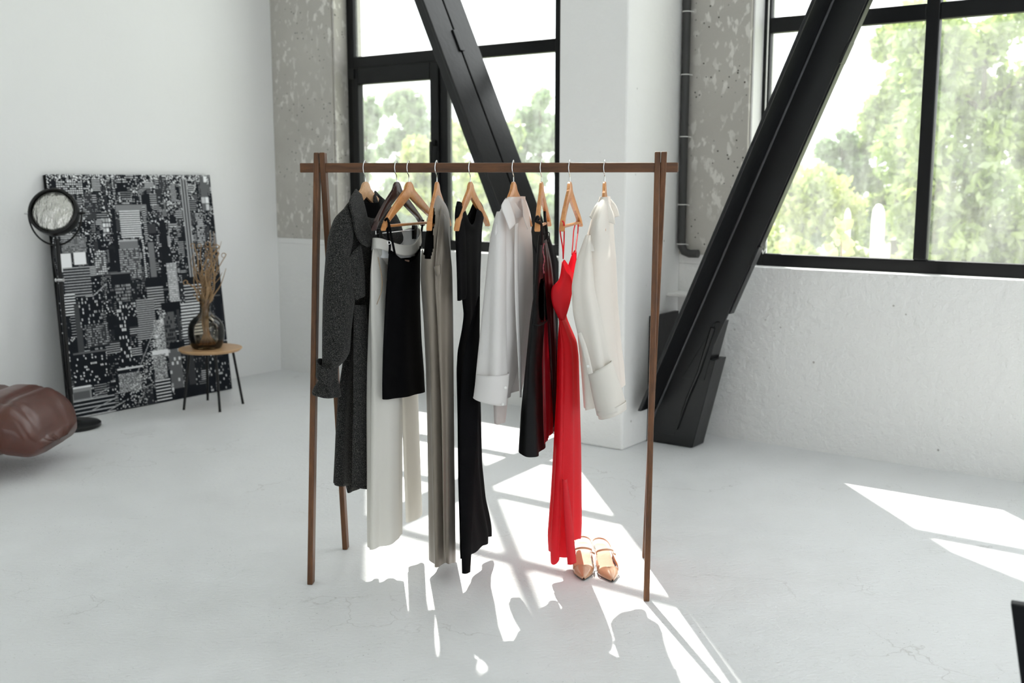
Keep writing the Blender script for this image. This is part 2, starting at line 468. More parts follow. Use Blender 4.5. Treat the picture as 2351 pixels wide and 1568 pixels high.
def simple_window(idx, axis, a, b2):
    e = bpy.data.objects.new('window_%d' % idx, None); COL.objects.link(e)
    e['kind'] = 'structure'; e['_w'] = [0, 0, 0]
    def bx(x0, x1, y0, y1, z0, z1):
        return MB().wbox(UR + x0, UR + x1, y0, y1, z0, z1) if axis == 'u' else MB().wbox(y0, y1, DF + x0, DF + x1, z0, z1)
    fm = MB()
    for q in ((a, a + .07, 1, 5.3), (b2 - .07, b2, 1, 5.3), (a + .07, b2 - .07, 1, 1.07), (a + .07, b2 - .07, 5.23, 5.3), (a + .07, b2 - .07, 2.3, 2.38), (a + .07, b2 - .07, 3.5, 3.58)):
        b3 = bx(.12, .2, *q); fm.add(b3.v, b3.f)
    obj('frame', fm, M['frame'], e)
    obj('pane', bx(.16, .164, a + .07, b2 - .07, 1.07, 5.23), M['glass'], e)
k = 3
for a, b2 in ((.5, 3.0), (3.6, 6.1), (6.7, 9.2)): simple_window(k, 'u', a, b2); k += 1

# column between the windows
tag(obj('column', MB().wbox(-.60, -.16, 0, .641, 0, CEIL), M['colm'], bevel=.012, base=W(-.38, .32, 0)),
    'square white painted concrete column between the two black-framed windows', 'column')

# ------------------------------------------------------------------ black diagonal steel braces
def brace(side):
    if side > 0:
        top = 6.6; l0 = lambda z: -.188 + .4275 * z; z0 = .0
        e = thing('steel_brace', 'black steel brace leaning up to the right across the right-hand window', 'steel beam', W(0.0, .36, 0))
    else:
        top = 6.3; l0 = lambda z: -.466 - .467 * z; z0 = .335
        e = thing('steel_brace', 'black steel brace leaning up to the left across the left-hand window', 'steel beam', W(-.6, .36, .3))
    t = .02 * (1 if side > 0 else -1)
    def slab(ua, ub, d0, d1, z0, z1, off=0):    # sloped slab between two u-offsets from the axis line
        return MB().hexa([W(l0(z0) + ua, d1, z0), W(l0(z0) + ub, d1, z0), W(l0(z0) + ub, d0, z0), W(l0(z0) + ua, d0, z0),
                          W(l0(z1) + ua, d1, z1), W(l0(z1) + ub, d1, z1), W(l0(z1) + ub, d0, z1), W(l0(z1) + ua, d0, z1)])
    if side > 0:
        obj('front_flange', slab(-.018, .004, .366, .56, .22, top), M['steel'], e, bevel=.004)
        obj('rear_flange', slab(-.018, .004, .16, .354, .22, top), M['steel'], e, bevel=.004)
        obj('web', slab(.004, .182, .345, .365, .062, top), M['steel'], e, bevel=.003)
        obj('edge_strip', slab(.176, .190, .300, .352, .78, top), M['steel'], e, bevel=.002)
        obj('weld_fillet', MB().tube([W(l0(z) + .010, .366, z) for z in (.15, 2, 4, 6.5)], .007, 8), M['steel_glint'], e, smooth=True)
        # gusset box at the foot
        g = MB().hexa([W(-.16, .364, .004), W(.135, .364, .004), W(.135, .22, .004), W(-.16, .22, .004),
                       W(-.02, .364, .52), W(.262, .364, .52), W(.262, .22, .52), W(-.02, .22, .52)])
        obj('gusset', g, M['steel'], e, bevel=.004)
        g = MB().hexa([W(.06, .368, .40), W(.20, .368, .40), W(.20, .25, .40), W(.06, .25, .40),
                       W(.262, .368, .735), W(.285, .368, .735), W(.285, .25, .735), W(.262, .25, .735)])
        obj('gusset_tip', g, M['steel'], e, bevel=.003)
        obj('weld_seam', MB().tube([W(.245, .372, .70), W(.17, .374, .45), W(.10, .372, .28), W(.04, .370, .10)], [.012, .009, .008, .004], 7), M['steel'], e, smooth=True)
        obj('column_plate', MB().wbox(-.16, -.135, .04, .36, 0, .735), M['steel'], e, bevel=.004)
        for z in (2.12, 1.10):
            obj('cable_clip', slab(.190, .204, .33, .39, z - .05, z + .05), M['steel'], e, bevel=.002)
    else:
        obj('front_flange', slab(-.004, .018, .367, .56, z0, top), M['steel'], e, bevel=.004)
        obj('rear_flange', slab(-.004, .018, .16, .353, z0, top), M['steel'], e, bevel=.004)
        obj('web', slab(-.205, .0, .350, .370, z0, top), M['steel'], e, bevel=.003)
        obj('slot_clip', slab(.018, .030, .338, .384, 2.30, 2.43), M['steel'], e, bevel=.003)
brace(1); brace(-1)

# grey pipe in the corner of the column, with elbow and white ties
e = thing('drain_pipe', 'grey vertical pipe ending in an elbow beside the white column', 'pipe', W(-.105, .05, 1.08))
pp = [W(-.130, .040, z) for z in np.linspace(6.9, 1.16, 24)] + [W(-.126, .040, 1.115), W(-.11, .040, 1.086), W(-.075, .040, 1.075), W(-.02, .040, 1.077)]
obj('pipe_body', MB().tube(pp, .024, 14), M['pipe'], e, smooth=True)
for z in (1.13, 1.36, 1.75, 2.1, 2.45):
    obj('cable_tie', MB().tube([W(-.130 + .026 * math.cos(t), .040 + .026 * math.sin(t), z) for t in np.linspace(0, 6.2832, 17)] + [W(-.085, .040, z - .004)], .003, 6), M['white_pl'], e, smooth=True)
# chipped ledge above the column plate
tag(obj('ledge', MB().wbox(-.16, .02, .0, .16, .83, .85), M['rough'], bevel=.006, base=W(-.07, .08, .83)),
    'small chipped white ledge above the black plate beside the column', 'ledge')
# blind cord at the left jamb of the right window
tag(obj('blind_cord', MB().tube([W(.300, -.105, 5.2), W(.302, -.105, 3.0), W(.303, -.105, 1.35), W(.306, -.10, 1.13), W(.322, -.095, 1.085), W(.342, -.095, 1.12), W(.335, -.10, 1.18)], .0045, 7), M['white_pl'], smooth=True, base=W(.3, -.105, 1.085)),
    'thin white looped blind cord hanging beside the right-hand window frame', 'cord')

# ------------------------------------------------------------------ outdoors
tag(obj('ground', MB().wbox(-60, 60, -90, -.3, -.5, -.25), M['ground'], kind='structure'), 'grassy ground outside the windows', 'ground')
def tree(px, Y, top_py, half_px, bot_py, leaf, label, seed, n=5200, ls=.085, crown='broad', name='leafy_tree'):
    rnd = np.random.default_rng(seed)
    topz = at(px, top_py, Y)[2]; botz = at(px, bot_py, Y)[2]
    X = at(px, 414, Y)[0]; rx = half_px * Y / F
    base = np.array([X, Y, -.25])
    e = thing(name, label, 'tree', base, 'trees outside the windows')
    nb = 26 if crown == 'broad' else 60
    bl = []
    for i in range(nb):
        t = rnd.random()
        z = botz + (topz - botz) * (t ** .8)
        w_ = rx * (1 - .62 * t ** 1.6 if crown == 'broad' else 1 - .3 * t ** 3)
        a = rnd.random() * 6.283; q = rnd.random() ** .5
        bl.append((X + math.cos(a) * w_ * q, Y + math.sin(a) * w_ * q * .8, z, rx * (.16 + .16 * rnd.random())))
    bl.append((X, Y, topz - rx * .12, rx * .14))
    bl = np.array(bl)
    wgt = bl[:, 3] ** 2; idx = rnd.choice(len(bl), n, p=wgt / wgt.sum())
    d = rnd.normal(size=(n, 3)); d /= np.linalg.norm(d, axis=1)[:, None]
    c = bl[idx, :3] + d * bl[idx, 3:4] * (rnd.random((n, 1)) ** .4) * 1.15
    c[:, 2] = np.maximum(c[:, 2], -.2)
    a1 = rnd.normal(size=(n, 3)); a1 /= np.linalg.norm(a1, axis=1)[:, None]
    a2 = np.cross(a1, rnd.normal(size=(n, 3))); a2 /= np.linalg.norm(a2, axis=1)[:, None]
    s = ls * (.6 + .8 * rnd.random((n, 1)))
    V = np.concatenate([c - a1 * s, c - a2 * s * .5, c + a1 * s, c + a2 * s * .5], 1).reshape(-1, 3)
    mb = MB(); mb.v = [tuple(p) for p in V]
    mb.f = [(4 * i, 4 * i + 1, 4 * i + 2, 4 * i + 3) for i in range(n)]
    o = obj('foliage', mb, M[leaf], e); o['kind'] = 'stuff'
    tr = MB()
    tr.tube([base, base + [0.05, 0, (botz + .25) * .6], [X, Y, (botz + topz) / 2], [X, Y, topz - .2]], [.11 * rx + .03, .09 * rx + .02, .05 * rx + .02, .01], 8)
    for b in bl[::4]:
        tr.tube([[X, Y, b[2] - .35 * rx], [(X + b[0]) / 2, (Y + b[1]) / 2, b[2] - .12 * rx], b[:3]], [.03 * rx + .01, .02 * rx + .008, .006], 6)
    obj('trunk', tr, M['bark'], e, smooth=True)
T = [
    (842, 26, 232, 60, 520, 'leafB', 'pale green tree at the left edge of the left-hand window', 11, 2600, .13),
    (935, 24, 205, 75, 560, 'leafB', 'taller pale tree in the middle of the left-hand window', 12, 3200, .12),
    (1010, 19, 300, 120, 640, 'leafC', 'low yellow-green bush below the trees of the left-hand window', 13, 5000, .09),
    (1240, 25, 222, 95, 560, 'leafB', 'pale tree seen beside the white column through the left-hand window', 14, 3600, .12),
    (1130, 22, 290, 110, 600, 'leafA', 'light green tree behind the left leaning steel brace', 15, 4200, .10),
    (1850, 14, 420, 150, 640, 'leafC', 'low yellow-green bush at the lower left of the right-hand window', 16, 5200, .06),
    (1930, 19, 300, 90, 640, 'leafB', 'slim grey-green tree behind the yellow-green bush in the right-hand window', 17, 4600, .085),
    (2060, 18.5, 95, 130, 640, 'leafA', 'tall light green tree beside the mullion of the right-hand window', 18, 13000, .08),
    (2245, 15, 55, 210, 650, 'leafA', 'tall dense green tree filling the right pane of the right-hand window', 19, 17000, .085, 'full'),
    (2490, 18.5, 30, 140, 650, 'leafA', 'green tree cut off by the right edge of the view', 20, 9000, .085, 'full'),
]
for q in T: tree(*q)
# two white posts in the yard and a leafy sprig close to the glass
for px, Y, top, half, lab in ((1947, 11.5, 480, 8, 'slim white post in the yard outside the right-hand window'), (2018, 11.2, 470, 15, 'wide white post in the yard outside the right-hand window')):
    t = at(px, top, Y); r = half * Y / F
    prof = [(r, 0), (r, t[2] + .1), (r * .85, t[2] + .2), (r * .4, t[2] + .25), (0.0001, t[2] + .26)]
    tag(obj('garden_post', MB().lathe(prof, (t[0], Y, -.25), 16), M['white_pl'], smooth=True, base=(t[0], Y, -.25)), lab, 'post')
rnd = random.Random(5)
pb = W(.62, -.55, .55)
e = thing('vine_sprig', 'pale yellow-green vine sprig just outside the right-hand window', 'plant', W(.62, -.55, -.25))
obj('stem', MB().tube([W(.62, -.55, -.25), W(.60, -.55, .6), W(.63, -.53, 1.0), W(.61, -.55, 1.26)], [.01, .008, .006, .003], 6), M['twig'], e, smooth=True)
for i in range(16):
    z = 1.0 + .26 * (i / 15); sp = .09 * (1 - i / 20)
    c = W(.615 + rnd.uniform(-sp, sp), -.55 + rnd.uniform(-.05, .05), z); s = rnd.uniform(.025, .045)
    ax = np.array([rnd.uniform(-1, 1), rnd.uniform(-.4, .4), rnd.uniform(-.3, .8)]); ax /= np.linalg.norm(ax)
    b2 = np.cross(ax, [rnd.uniform(-.4, .4), -1, rnd.uniform(-.3, .3)]); b2 /= np.linalg.norm(b2)
    nn = np.cross(ax, b2)
    ringp = [c + ax * s * (math.cos(t) * (1 + .25 * math.cos(3 * t))) + b2 * s * math.sin(t) * .9 + nn * .006 * math.cos(2 * t) for t in np.linspace(0, 6.2832, 13)[:-1]]
    obj('leaf', MB().add(ringp + [c + nn * .008], [(j, (j + 1) % 12, 12) for j in range(12)]), M['leafC'], e, smooth=True)

# ------------------------------------------------------------------ clothes rack
def bar_Y(px):
    return 4.03 + (3.905 - 4.03) * (px - 735) / (1516 - 735)
rk = thing('clothes_rack', 'dark brown wooden A-frame clothes rack with a straight rail', 'clothes rack', (0, 3.95, 0))
def beam(p, q, wx, wy, along=None):
    p = np.array(p, float); q = np.array(q, float)
    bd = BARD; nrm = np.array([-bd[1], bd[0], 0])
    R = []
    for c in (p, q):
        R.append([c + bd * sx * wx / 2 + nrm * sy * wy / 2 for sx, sy in ((-1, -1), (1, -1), (1, 1), (-1, 1))])
    return MB().rings(R, True, True, True)
bl, br = at(690, 383, bar_Y(690)), at(1557, 387, bar_Y(1557))
bl[2] = br[2] = ZB = 1.546
BARD = (br - bl) / np.linalg.norm(br - bl); BARN = np.array([-BARD[1], BARD[0], 0])   # BARN points away from the camera
hb, wb = .0175, .011
R = [[c + BARN * sy * wb + UP * sz * hb for sy, sz in ((-1, -1), (1, -1), (1, 1), (-1, 1))] for c in (bl, br)]
obj('rail', MB().rings(R, True, True, True), M['walnut_x'], rk, bevel=.003)
def leg(fx, fy, tx, ty):
    f = on_floor(fx, fy); Yb = bar_Y(tx)
    t0 = at(tx, 385, Yb)                     # where the leg passes the rail
    d = (t0 - f); t1 = f + d * (1.602 / t0[2])
    obj('leg', beam(f, t1, .0205, .036), M['walnut'], rk, bevel=.003)
leg(714, 1339, 728.5, 353); leg(794, 1259, 743.5, 353)
leg(1484, 1377, 1509, 356); leg(1480, 1278, 1523, 356)

# ------------------------------------------------------------------ hangers
HANG = {}
def hanger(key, px, near_px, label, wood='beech', half=.215, bar='dowel', group='coat hangers on the rail', top_py=417, phi=None):
    Y = bar_Y(px)
    top = at(px + 1, top_py, Y)
    r = np.array([top[0], top[1], 0]); r /= np.linalg.norm(r)
    l = np.array([r[1], -r[0], 0])
    if phi is None:
        best = None
        for f in np.linspace(-.5, 1.3, 361):
            h = math.cos(f) * r + math.sin(f) * l
            tq = math.cos(f) * l - math.sin(f) * r
            x = project(top - h * half + tq * .008 - UP * .15)[0]
            if best is None or abs(x - near_px) < best[0]: best = (abs(x - near_px), f)
        phi = best[1]
    h = math.cos(phi) * r + math.sin(phi) * l
    tt = math.cos(phi) * l - math.sin(phi) * r
    e = thing('clothes_hanger', label, 'hanger', top - UP * .17, group)
    # shoulder body: two arms, rounded crown, sharp notch below
    R = []
    for s in np.linspace(-1, 1, 41):
        a = abs(s)
        zt = -.0 - .022 * min(1, (a / .16) ** 2) - .118 * max(0, a - .10) ** 1.05 / .9 ** 1.05 - .012 * a ** 4
        zb = -.056 - .105 * a ** .95 + .0
        zb = min(zb, zt - .024)
        if a > .93: zt -= .010 * ((a - .93) / .07); zb += .004
        th = .0062 + .0042 * a ** 3
        c = top + h * (s * half) + tt * (.008 * a * a)
        R.append([c + UP * zb - tt * th * .8, c + UP * (zb + .004) - tt * th, c + UP * (zt - .004) - tt * th, c + UP * zt - tt * th * .7,
                  c + UP * zt + tt * th * .7, c + UP * (zt - .004) + tt * th, c + UP * (zb + .004) + tt * th, c + UP * zb + tt * th * .8])
    obj('arms', MB().rings(R, True, True, True), M[wood], e, smooth=True)
    zb = -.156
    if bar == 'dowel':
        p0 = top - h * half * .93 + tt * .007 + UP * zb; p1 = top + h * half * .93 + tt * .007 + UP * zb
        obj('trouser_bar', MB().tube([p0, p1], .0055, 10), M[wood], e, smooth=True)
    # wire hook, rises in front of the rail and over it
    f = -BARN
    xc = top.copy()
    zr = ZB
    pts = [xc - UP * .02, xc + UP * .012, xc + UP * (zr - hb - xc[2]) * .7 + f * .004, np.array([xc[0], xc[1], zr - hb]) + f * (wb + .004) - BARD * .002,
           np.array([xc[0], xc[1], zr]) + f * (wb + .005) - BARD * .004, np.array([xc[0], xc[1], zr + hb]) + f * (wb + .002) - BARD * .002,
           np.array([xc[0], xc[1], zr + hb + .008]) + f * .004, np.array([xc[0], xc[1], zr + hb + .0075]) - f * .006, np.array([xc[0], xc[1], zr + hb]) - f * (wb + .004),
           np.array([xc[0], xc[1], zr + .003]) - f * (wb + .006)]
    obj('hook', MB().tube(spline(pts, 40), .0019, 8), M['chrome'], e, smooth=True)
    HANG[key] = dict(top=top, r=r, l=l, h=h, t=tt, phi=phi, Y=Y, e=e, half=half)
    return HANG[key]
hanger('coat', 838, 0, 'pale beech hanger holding the grey wool coat', 'pale', phi=.70, bar=None, half=.165)
hanger('trousers', 910, 858, 'dark mahogany hanger with clips holding the cream trousers', 'darkw', bar=None)
hanger('cami', 938, 880, 'light beech hanger with bar carrying the black camisole', 'beech')
hanger('taupe', 1002, 985, 'beech hanger inside the taupe satin dress', 'beech', half=.19)
hanger('knit', 1079, 1048, 'beech hanger inside the black knit dress', 'beech', half=.205, bar=None)
hanger('shirt', 1178, 1148, 'beech hanger inside the left-hand white shirt', 'beech', bar=None, half=.185)
hanger('leather', 1242, 1234, 'beech hanger inside the black faux leather dress', 'beech')
hanger('red', 1307, 1290, 'beech hanger holding the red slip dress by its straps', 'beech', half=.205)
hanger('ivory', 1387, 1384, 'beech hanger inside the right-hand ivory shirt', 'beech', bar=None, half=.18)

# ------------------------------------------------------------------ garments
def garment(rows, Y, phi, a=.17, k=7, amp=(.002, .008), seed=1, n=80, m=72, hem=None, neck=None, holes=(), hemw=.12, neckw=.15, drift=.6):
    rnd = np.random.default_rng(seed)
    ys = np.array([q[0] for q in rows], float)
    t = np.linspace(0, 1, m)
    yy = ys[0] + (ys[-1] - ys[0]) * t
    col = [np.interp(yy, ys, [q[1] for q in rows]), np.interp(yy, ys, [q[2] for q in rows]), np.interp(yy, ys, [(q[3] if len(q) > 3 else a) for q in rows])]
    for j in range(3):
        for _ in range(2):
            c = col[j].copy(); c[1:-1] = (col[j][:-2] + 2 * col[j][1:-1] + col[j][2:]) / 4; col[j] = c
    ph = rnd.random(4) * 6.28
    th = np.linspace(0, 2 * math.pi, n, endpoint=False)
    R = []
    for i in range(m):
        y, xl, xr, ai = yy[i], col[0][i], col[1][i], col[2][i]
        C = at((xl + xr) / 2, y, Y)
        e = (at(xr, y, Y)[0] - at(xl, y, Y)[0]) / 2
        r = np.array([C[0], C[1], 0]); r /= np.linalg.norm(r); l = np.array([r[1], -r[0], 0])
        h = math.cos(phi) * r + math.sin(phi) * l; tt = math.cos(phi) * l - math.sin(phi) * r
        am = amp[0] + (amp[1] - amp[0]) * t[i] ** 1.2
        am = min(am, e * .3)
        e2 = max(e - am * .55, .003)
        aa = min(ai, .95 * e2 / max(abs(math.sin(phi)), 1e-3))
        b = math.sqrt(max(e2 * e2 - (aa * math.sin(phi)) ** 2, 1e-6)) / math.cos(phi)
        fo = am * (.62 * np.sin(k * th + ph[0] + drift * math.sin(2.2 * t[i] + ph[3])) + .38 * np.sin((2 * k - 3) * th + ph[1] + .9 * t[i]) + .25 * np.sin(3 * th + ph[2] + 2 * t[i]))
        nx, ny = np.cos(th) / max(aa, .004), np.sin(th) / max(b, .004)
        nl = np.sqrt(nx * nx + ny * ny); nx /= nl; ny /= nl
        P = C[None, :] + np.outer(aa * np.cos(th) + fo * nx, h) + np.outer(b * np.sin(th) + fo * ny, tt)
        if hem is not None:
            w_ = max(0, (t[i] - (1 - hemw)) / hemw); P[:, 2] += w_ * np.array([hem(x) for x in th])
        if neck is not None:
            w_ = max(0, 1 - t[i] / neckw); P[:, 2] += w_ * np.array([neck(x) for x in th])
        P[:, 2] += at((xl + xr) / 2, y, Y - .85 * aa * math.cos(phi))[2] - C[2]
        R.append(P)
    mb = MB().rings(R)
    if holes:
        keep = []
        nv = n
        for f in mb.f:
            c = np.mean([mb.v[i] for i in f], 0)
            j = f[0] % nv
            if math.cos(th[j]) < .1:
                x, y = project(c)
                if any(((x - hx) / rx) ** 2 + ((y - hy) / ry) ** 2 < 1 for hx, hy, rx, ry in holes): continue
            keep.append(f)
        mb.f = keep
    return mb
def ruled(A, B, n=24, m=14, bulge=0.0, wave=0.0, kw=3):
    """surface between two 3-D polylines given as (px, py, Y)"""
    A = spline([at(*p) for p in A], n); B = spline([at(*p) for p in B], n)
    R = []
    for i in range(n):
        row = []
        for j in range(m):
            s = j / (m - 1)
            p = A[i] * (1 - s) + B[i] * s
            p = p + np.array([0, -1., 0]) * (bulge * math.sin(math.pi * s) + wave * math.sin(kw * math.pi * s + i * .15))
            row.append(p)
        R.append(row)
    return MB().rings(R, False)
def pt(px, py, Y): return at(px, py, Y)
sm2 = 2

# --- grey wool coat
h = HANG['coat']; Y = h['Y']; ph = .62
e = thing('wool_coat', 'long charcoal tweed wool coat with wide collar at the left end of the rail', 'coat', at(815, 1125, Y))
obj('body', garment([(448, 816, 870, .07), (462, 803, 888, .12), (482, 788, 904, .17), (520, 778, 922, .19), (560, 772, 931, .2), (620, 776, 905), (700, 785, 884), (760, 792, 876), (800, 790, 873), (900, 775, 869), (1000, 768, 867), (1115, 763, 865)],
    Y, ph, .19, 5, (.003, .010), 3, 96, 90, neck=lambda x: -.085 * max(0, math.sin(x)) ** 1.5, neckw=.10, hem=lambda x: -.012 * math.cos(x) - .012 * math.sin(x)), M['wool'], e, smooth=2, solid=.005)
obj('sleeve', garment([(478, 792, 812, .03), (500, 768, 816, .05), (545, 753, 812, .06), (590, 748, 806, .065), (640, 744, 812, .065), (690, 741, 817, .065), (760, 740, 808, .06), (815, 740, 805, .055), (838, 741, 790, .045), (848, 740, 776, .04)],
    Y - .17, .25, .06, 4, (.002, .006), 5, 56, 60), M['wool'], e, smooth=2, solid=.004)
cf = obj('cuff', garment([(842, 733, 776, .035), (858, 735, 774, .035), (876, 732, 774, .035), (892, 721, 777, .04), (906, 715, 779, .045), (912, 718, 779, .045)],
    Y - .18, .25, .04, 4, (.002, .006), 8, 48, 24, hem=lambda x: -.006 * math.sin(x)), M['wool'], e, smooth=2, solid=.004)
obj('cuff_strap', garment([(840, 727, 771, .05), (877, 726, 769, .05)], Y - .185, .35, .045, 3, (.001, .002), 9, 40, 8, neck=lambda x: -.018 * math.sin(x), hem=lambda x: -.022 * math.sin(x), hemw=1, neckw=1), M['wool'], cf, smooth=2, solid=.004)
# collar: stand around the neck and the wide folded lapel
obj('lapel', ruled([(817, 434, Y - .12), (803, 462, Y - .21), (810, 500, Y - .215), (816, 535, Y - .20), (829, 558, Y - .18), (844, 567, Y - .15)],
                   [(829, 447, Y - .06), (838, 478, Y - .09), (845, 510, Y - .10), (853, 535, Y - .10), (855, 552, Y - .10), (850, 566, Y - .12)], 34, 14, .007), M['wool'], e, smooth=2, solid=.006)
obj('back_collar', ruled([(861, 438, Y + .05), (872, 450, Y + .08), (883, 464, Y + .12)], [(858, 462, Y + .02), (868, 492, Y + .05), (880, 512, Y + .09)], 16, 10, .01), M['wool'], e, smooth=2, solid=.005)
obj('lining', garment([(466, 826, 872, .07), (520, 818, 885, .10), (575, 815, 880, .11)], Y + .0, ph, .09, 3, (.001, .002), 4, 40, 20), M['black_in'], e, smooth=2)
obj('belt', garment([(752, 789, 880, .195), (784, 787, 878, .195)], Y, ph, .205, 5, (.003, .003), 3, 80, 6), M['wool'], e, smooth=2, solid=.004)
obj('yoke_flap', ruled([(800, 590, Y - .19), (806, 640, Y - .19), (815, 685, Y - .185), (819, 688, Y - .18)], [(828, 560, Y - .15), (836, 620, Y - .14), (838, 668, Y - .135), (838, 680, Y - .135)], 20, 10, .012), M['wool'], e, smooth=2, solid=.004)
obj('front_edge', ruled([(812, 700, Y - .165), (812, 790, Y - .165), (811, 950, Y - .17), (809, 1118, Y - .17)], [(840, 700, Y - .11), (846, 790, Y - .11), (850, 950, Y - .11), (850, 1124, Y - .11)], 40, 8, .004), M['wool'], e, smooth=2, solid=.004)
obj('inner_hem', garment([(1085, 790, 850, .06), (1130, 795, 832, .05)], Y + .04, ph, .06, 4, (.002, .004), 7, 40, 8), M['wool'], e, smooth=2)

# --- cream trousers on the clip hanger
h = HANG['trousers']; Y = h['Y']; ph = h['phi']
hw = .006
bz = h['top'] - UP * .185
p0 = bz - h['h'] * .185; p1 = bz + h['h'] * .185
he = h['e']
obj('clip_bar', MB().tube([h['top'] - h['h'] * .2 - UP * .15, p0 + UP * .01, p0, p1, p1 + UP * .01, h['top'] + h['h'] * .2 - UP * .15], .0022, 8), M['chrome'], he, smooth=True)
for q, px in ((p0 + h['h'] * .03, 0), (p1 - h['h'] * .03, 1)):
    cb = MB()
    for s in (-1, 1):
        c0 = q + h['t'] * s * .005
        cb.hexa([c0 + h['h'] * a + h['t'] * b + UP * z for z in (-.035, .018) for a, b in ((-.011, -.002), (.011, -.002), (.011, .002), (-.011, .002))])
    obj('clip', cb, M['frame'], he, bevel=.001)
e = thing('trousers', 'wide cream trousers hanging from clips beside the grey coat', 'trousers', at(885, 1262, Y))
sag = lambda x: -.045 * (math.sin(x) ** 2) * (1 if math.sin(x) > 0 else .6) + .012 * math.cos(x)
obj('hip', garment([(538, 857, 966, .17), (575, 852, 955, .16), (620, 850, 932, .14), (700, 847, 925, .13), (790, 845, 920, .12)], Y + .02, ph, .15, 5, (.003, .006), 21, 80, 44, neck=sag, neckw=.35), M['cream'], e, smooth=2)
obj('waistband', garment([(537, 855, 967, .172), (562, 853, 968, .172)], Y, ph, .172, 5, (.003, .003), 21, 80, 8, neck=sag, neckw=1, hem=sag, hemw=1), M['cream'], e, smooth=2, solid=.003)
obj('waist_lining', garment([(539, 862, 964, .155), (590, 866, 962, .145)], Y + .012, ph, .15, 11, (.003, .005), 22, 90, 14, neck=sag, neckw=1.2), M['white_in'], e, smooth=2)
obj('trouser_leg', garment([(556, 858, 893, .05), (600, 852, 895, .06), (720, 847, 903, .065), (850, 844, 918, .07), (925, 843, 925, .08), (1080, 843, 925, .085), (1255, 842, 926, .09)], Y - .10, ph + .1, .085, 5, (.003, .010), 23, 72, 60, hem=lambda x: .004 * math.cos(x) + .010 * math.sin(x)), M['cream'], e, smooth=2)
obj('trouser_leg', garment([(720, 905, 962, .06), (925, 921, 962, .06), (1060, 926, 967, .06), (1195, 930, 972, .06)], Y + .12, ph, .06, 4, (.003, .006), 24, 60, 50, hem=lambda x: .004 * math.cos(x)), M['cream'], e, smooth=2)
obj('pocket_seam', MB().tube(spline([pt(868, 590, Y - .16), pt(877, 640, Y - .165), pt(875, 670, Y - .165), pt(865, 699, Y - .165)], 16), .0012, 6), M['twig'], e, smooth=True)

# --- black camisole
h = HANG['cami']; Y = h['Y']; ph = h['phi']
e = thing('camisole', 'short black velvet camisole with thin straps hung over the cream trousers', 'top', at(925, 928, Y))
cm = garment([(572, 892, 967, .13), (620, 889, 966, .14), (700, 884, 966, .15), (800, 879, 970, .16), (880, 877, 976, .16), (922, 877, 978, .16)], Y - .05, ph, .15, 5, (.002, .005), 31, 84, 50,
             neck=lambda x: -.052 * max(0, math.sin(x)) ** .7 * (.55 + .45 * math.cos(x * 2 + math.pi)) - .03 * max(0, -math.sin(x)) ** .5, neckw=.3, hem=lambda x: -.014 * math.cos(x))
obj('body', cm, M['blackf'], e, smooth=2)
obj('strap', MB().tube(spline([pt(893, 506, Y - .18), pt(889, 512, Y - .185), pt(891, 540, Y - .18), pt(895, 562, Y - .18), pt(894, 582, Y - .17)], 16), .0042, 8), M['blackf'], e, smooth=True)
obj('strap', MB().tube(spline([pt(884, 506, Y - .19), pt(890, 503, Y - .2), pt(897, 535, Y - .19), pt(902, 560, Y - .185), pt(907, 585, Y - .17)], 16), .0042, 8), M['blackf'], e, smooth=True)
obj('strap', MB().tube(spline([pt(972, 505, Y + .17), pt(968, 530, Y + .16), pt(966, 552, Y + .14), pt(964, 572, Y + .12)], 12), .004, 8), M['blackf'], e, smooth=True)
obj('strap_ring', MB().tube([pt(893, 557, Y - .19) + .006 * np.array([math.cos(t), 0, math.sin(t)]) for t in np.linspace(0, 6.2832, 17)], .0012, 6), M['chrome'], e, smooth=True)
obj('neck_label', ruled([(929, 596, Y - .02), (934, 611, Y - .02)], [(940, 597, Y - .02), (938, 611, Y - .02)], 4, 4), M['label'], e, solid=.001)

# --- taupe satin dress
h = HANG['taupe']; Y = h['Y']; ph = h['phi'] * .8
e = thing('satin_dress', 'long sleeveless taupe satin dress hanging to the floor', 'dress', at(1017, 1300, Y))
rowsT = [(446, 996, 1007, .03), (458, 990, 1015, .07), (475, 986, 1027, .12), (505, 980, 1034, .16), (540, 972, 1034, .15), (600, 967, 1037, .15), (640, 966, 1039, .15), (750, 974, 1041), (850, 979, 1042), (1000, 983, 1043), (1150, 986, 1045), (1292, 988, 1047)]
obj('body', garment(rowsT, Y, ph, .15, 5, (.001, .009), 42, 96, 110, hem=lambda x: .008 * math.cos(x) + .004 * math.sin(x), holes=[(982, 552, 14, 44), (990, 500, 9, 30)], hemw=.05), M['taupe'], e, smooth=2)
obj('lining', garment([(470, 990, 1014, .06), (505, 984, 1022, .09), (540, 978, 1027, .11), (600, 972, 1033, .12), (650, 971, 1034, .12)], Y + .01, ph, .12, 5, (.001, .001), 42, 60, 30), M['black_in'], e, smooth=2)  # separate black inner layer, visible through the armhole
obj('front_pleat', ruled([(1012, 470, Y - .10), (1003, 560, Y - .145), (999, 640, Y - .16), (1005, 760, Y - .165), (1014, 960, Y - .17), (1020, 1292, Y - .175)], [(1024, 500, Y - .04), (1035, 590, Y - .09), (1038, 640, Y - .10), (1040, 760, Y - .10), (1042, 960, Y - .10), (1046, 1290, Y - .10)], 60, 16, .014, .004, 4), M['taupe'], e, smooth=2, solid=.002)
obj('bust_dart', ruled([(996, 612, Y - .165), (1003, 634, Y - .17)], [(1012, 606, Y - .165), (1012, 628, Y - .17)], 6, 6, .006), M['taupe'], e, smooth=2, solid=.002)

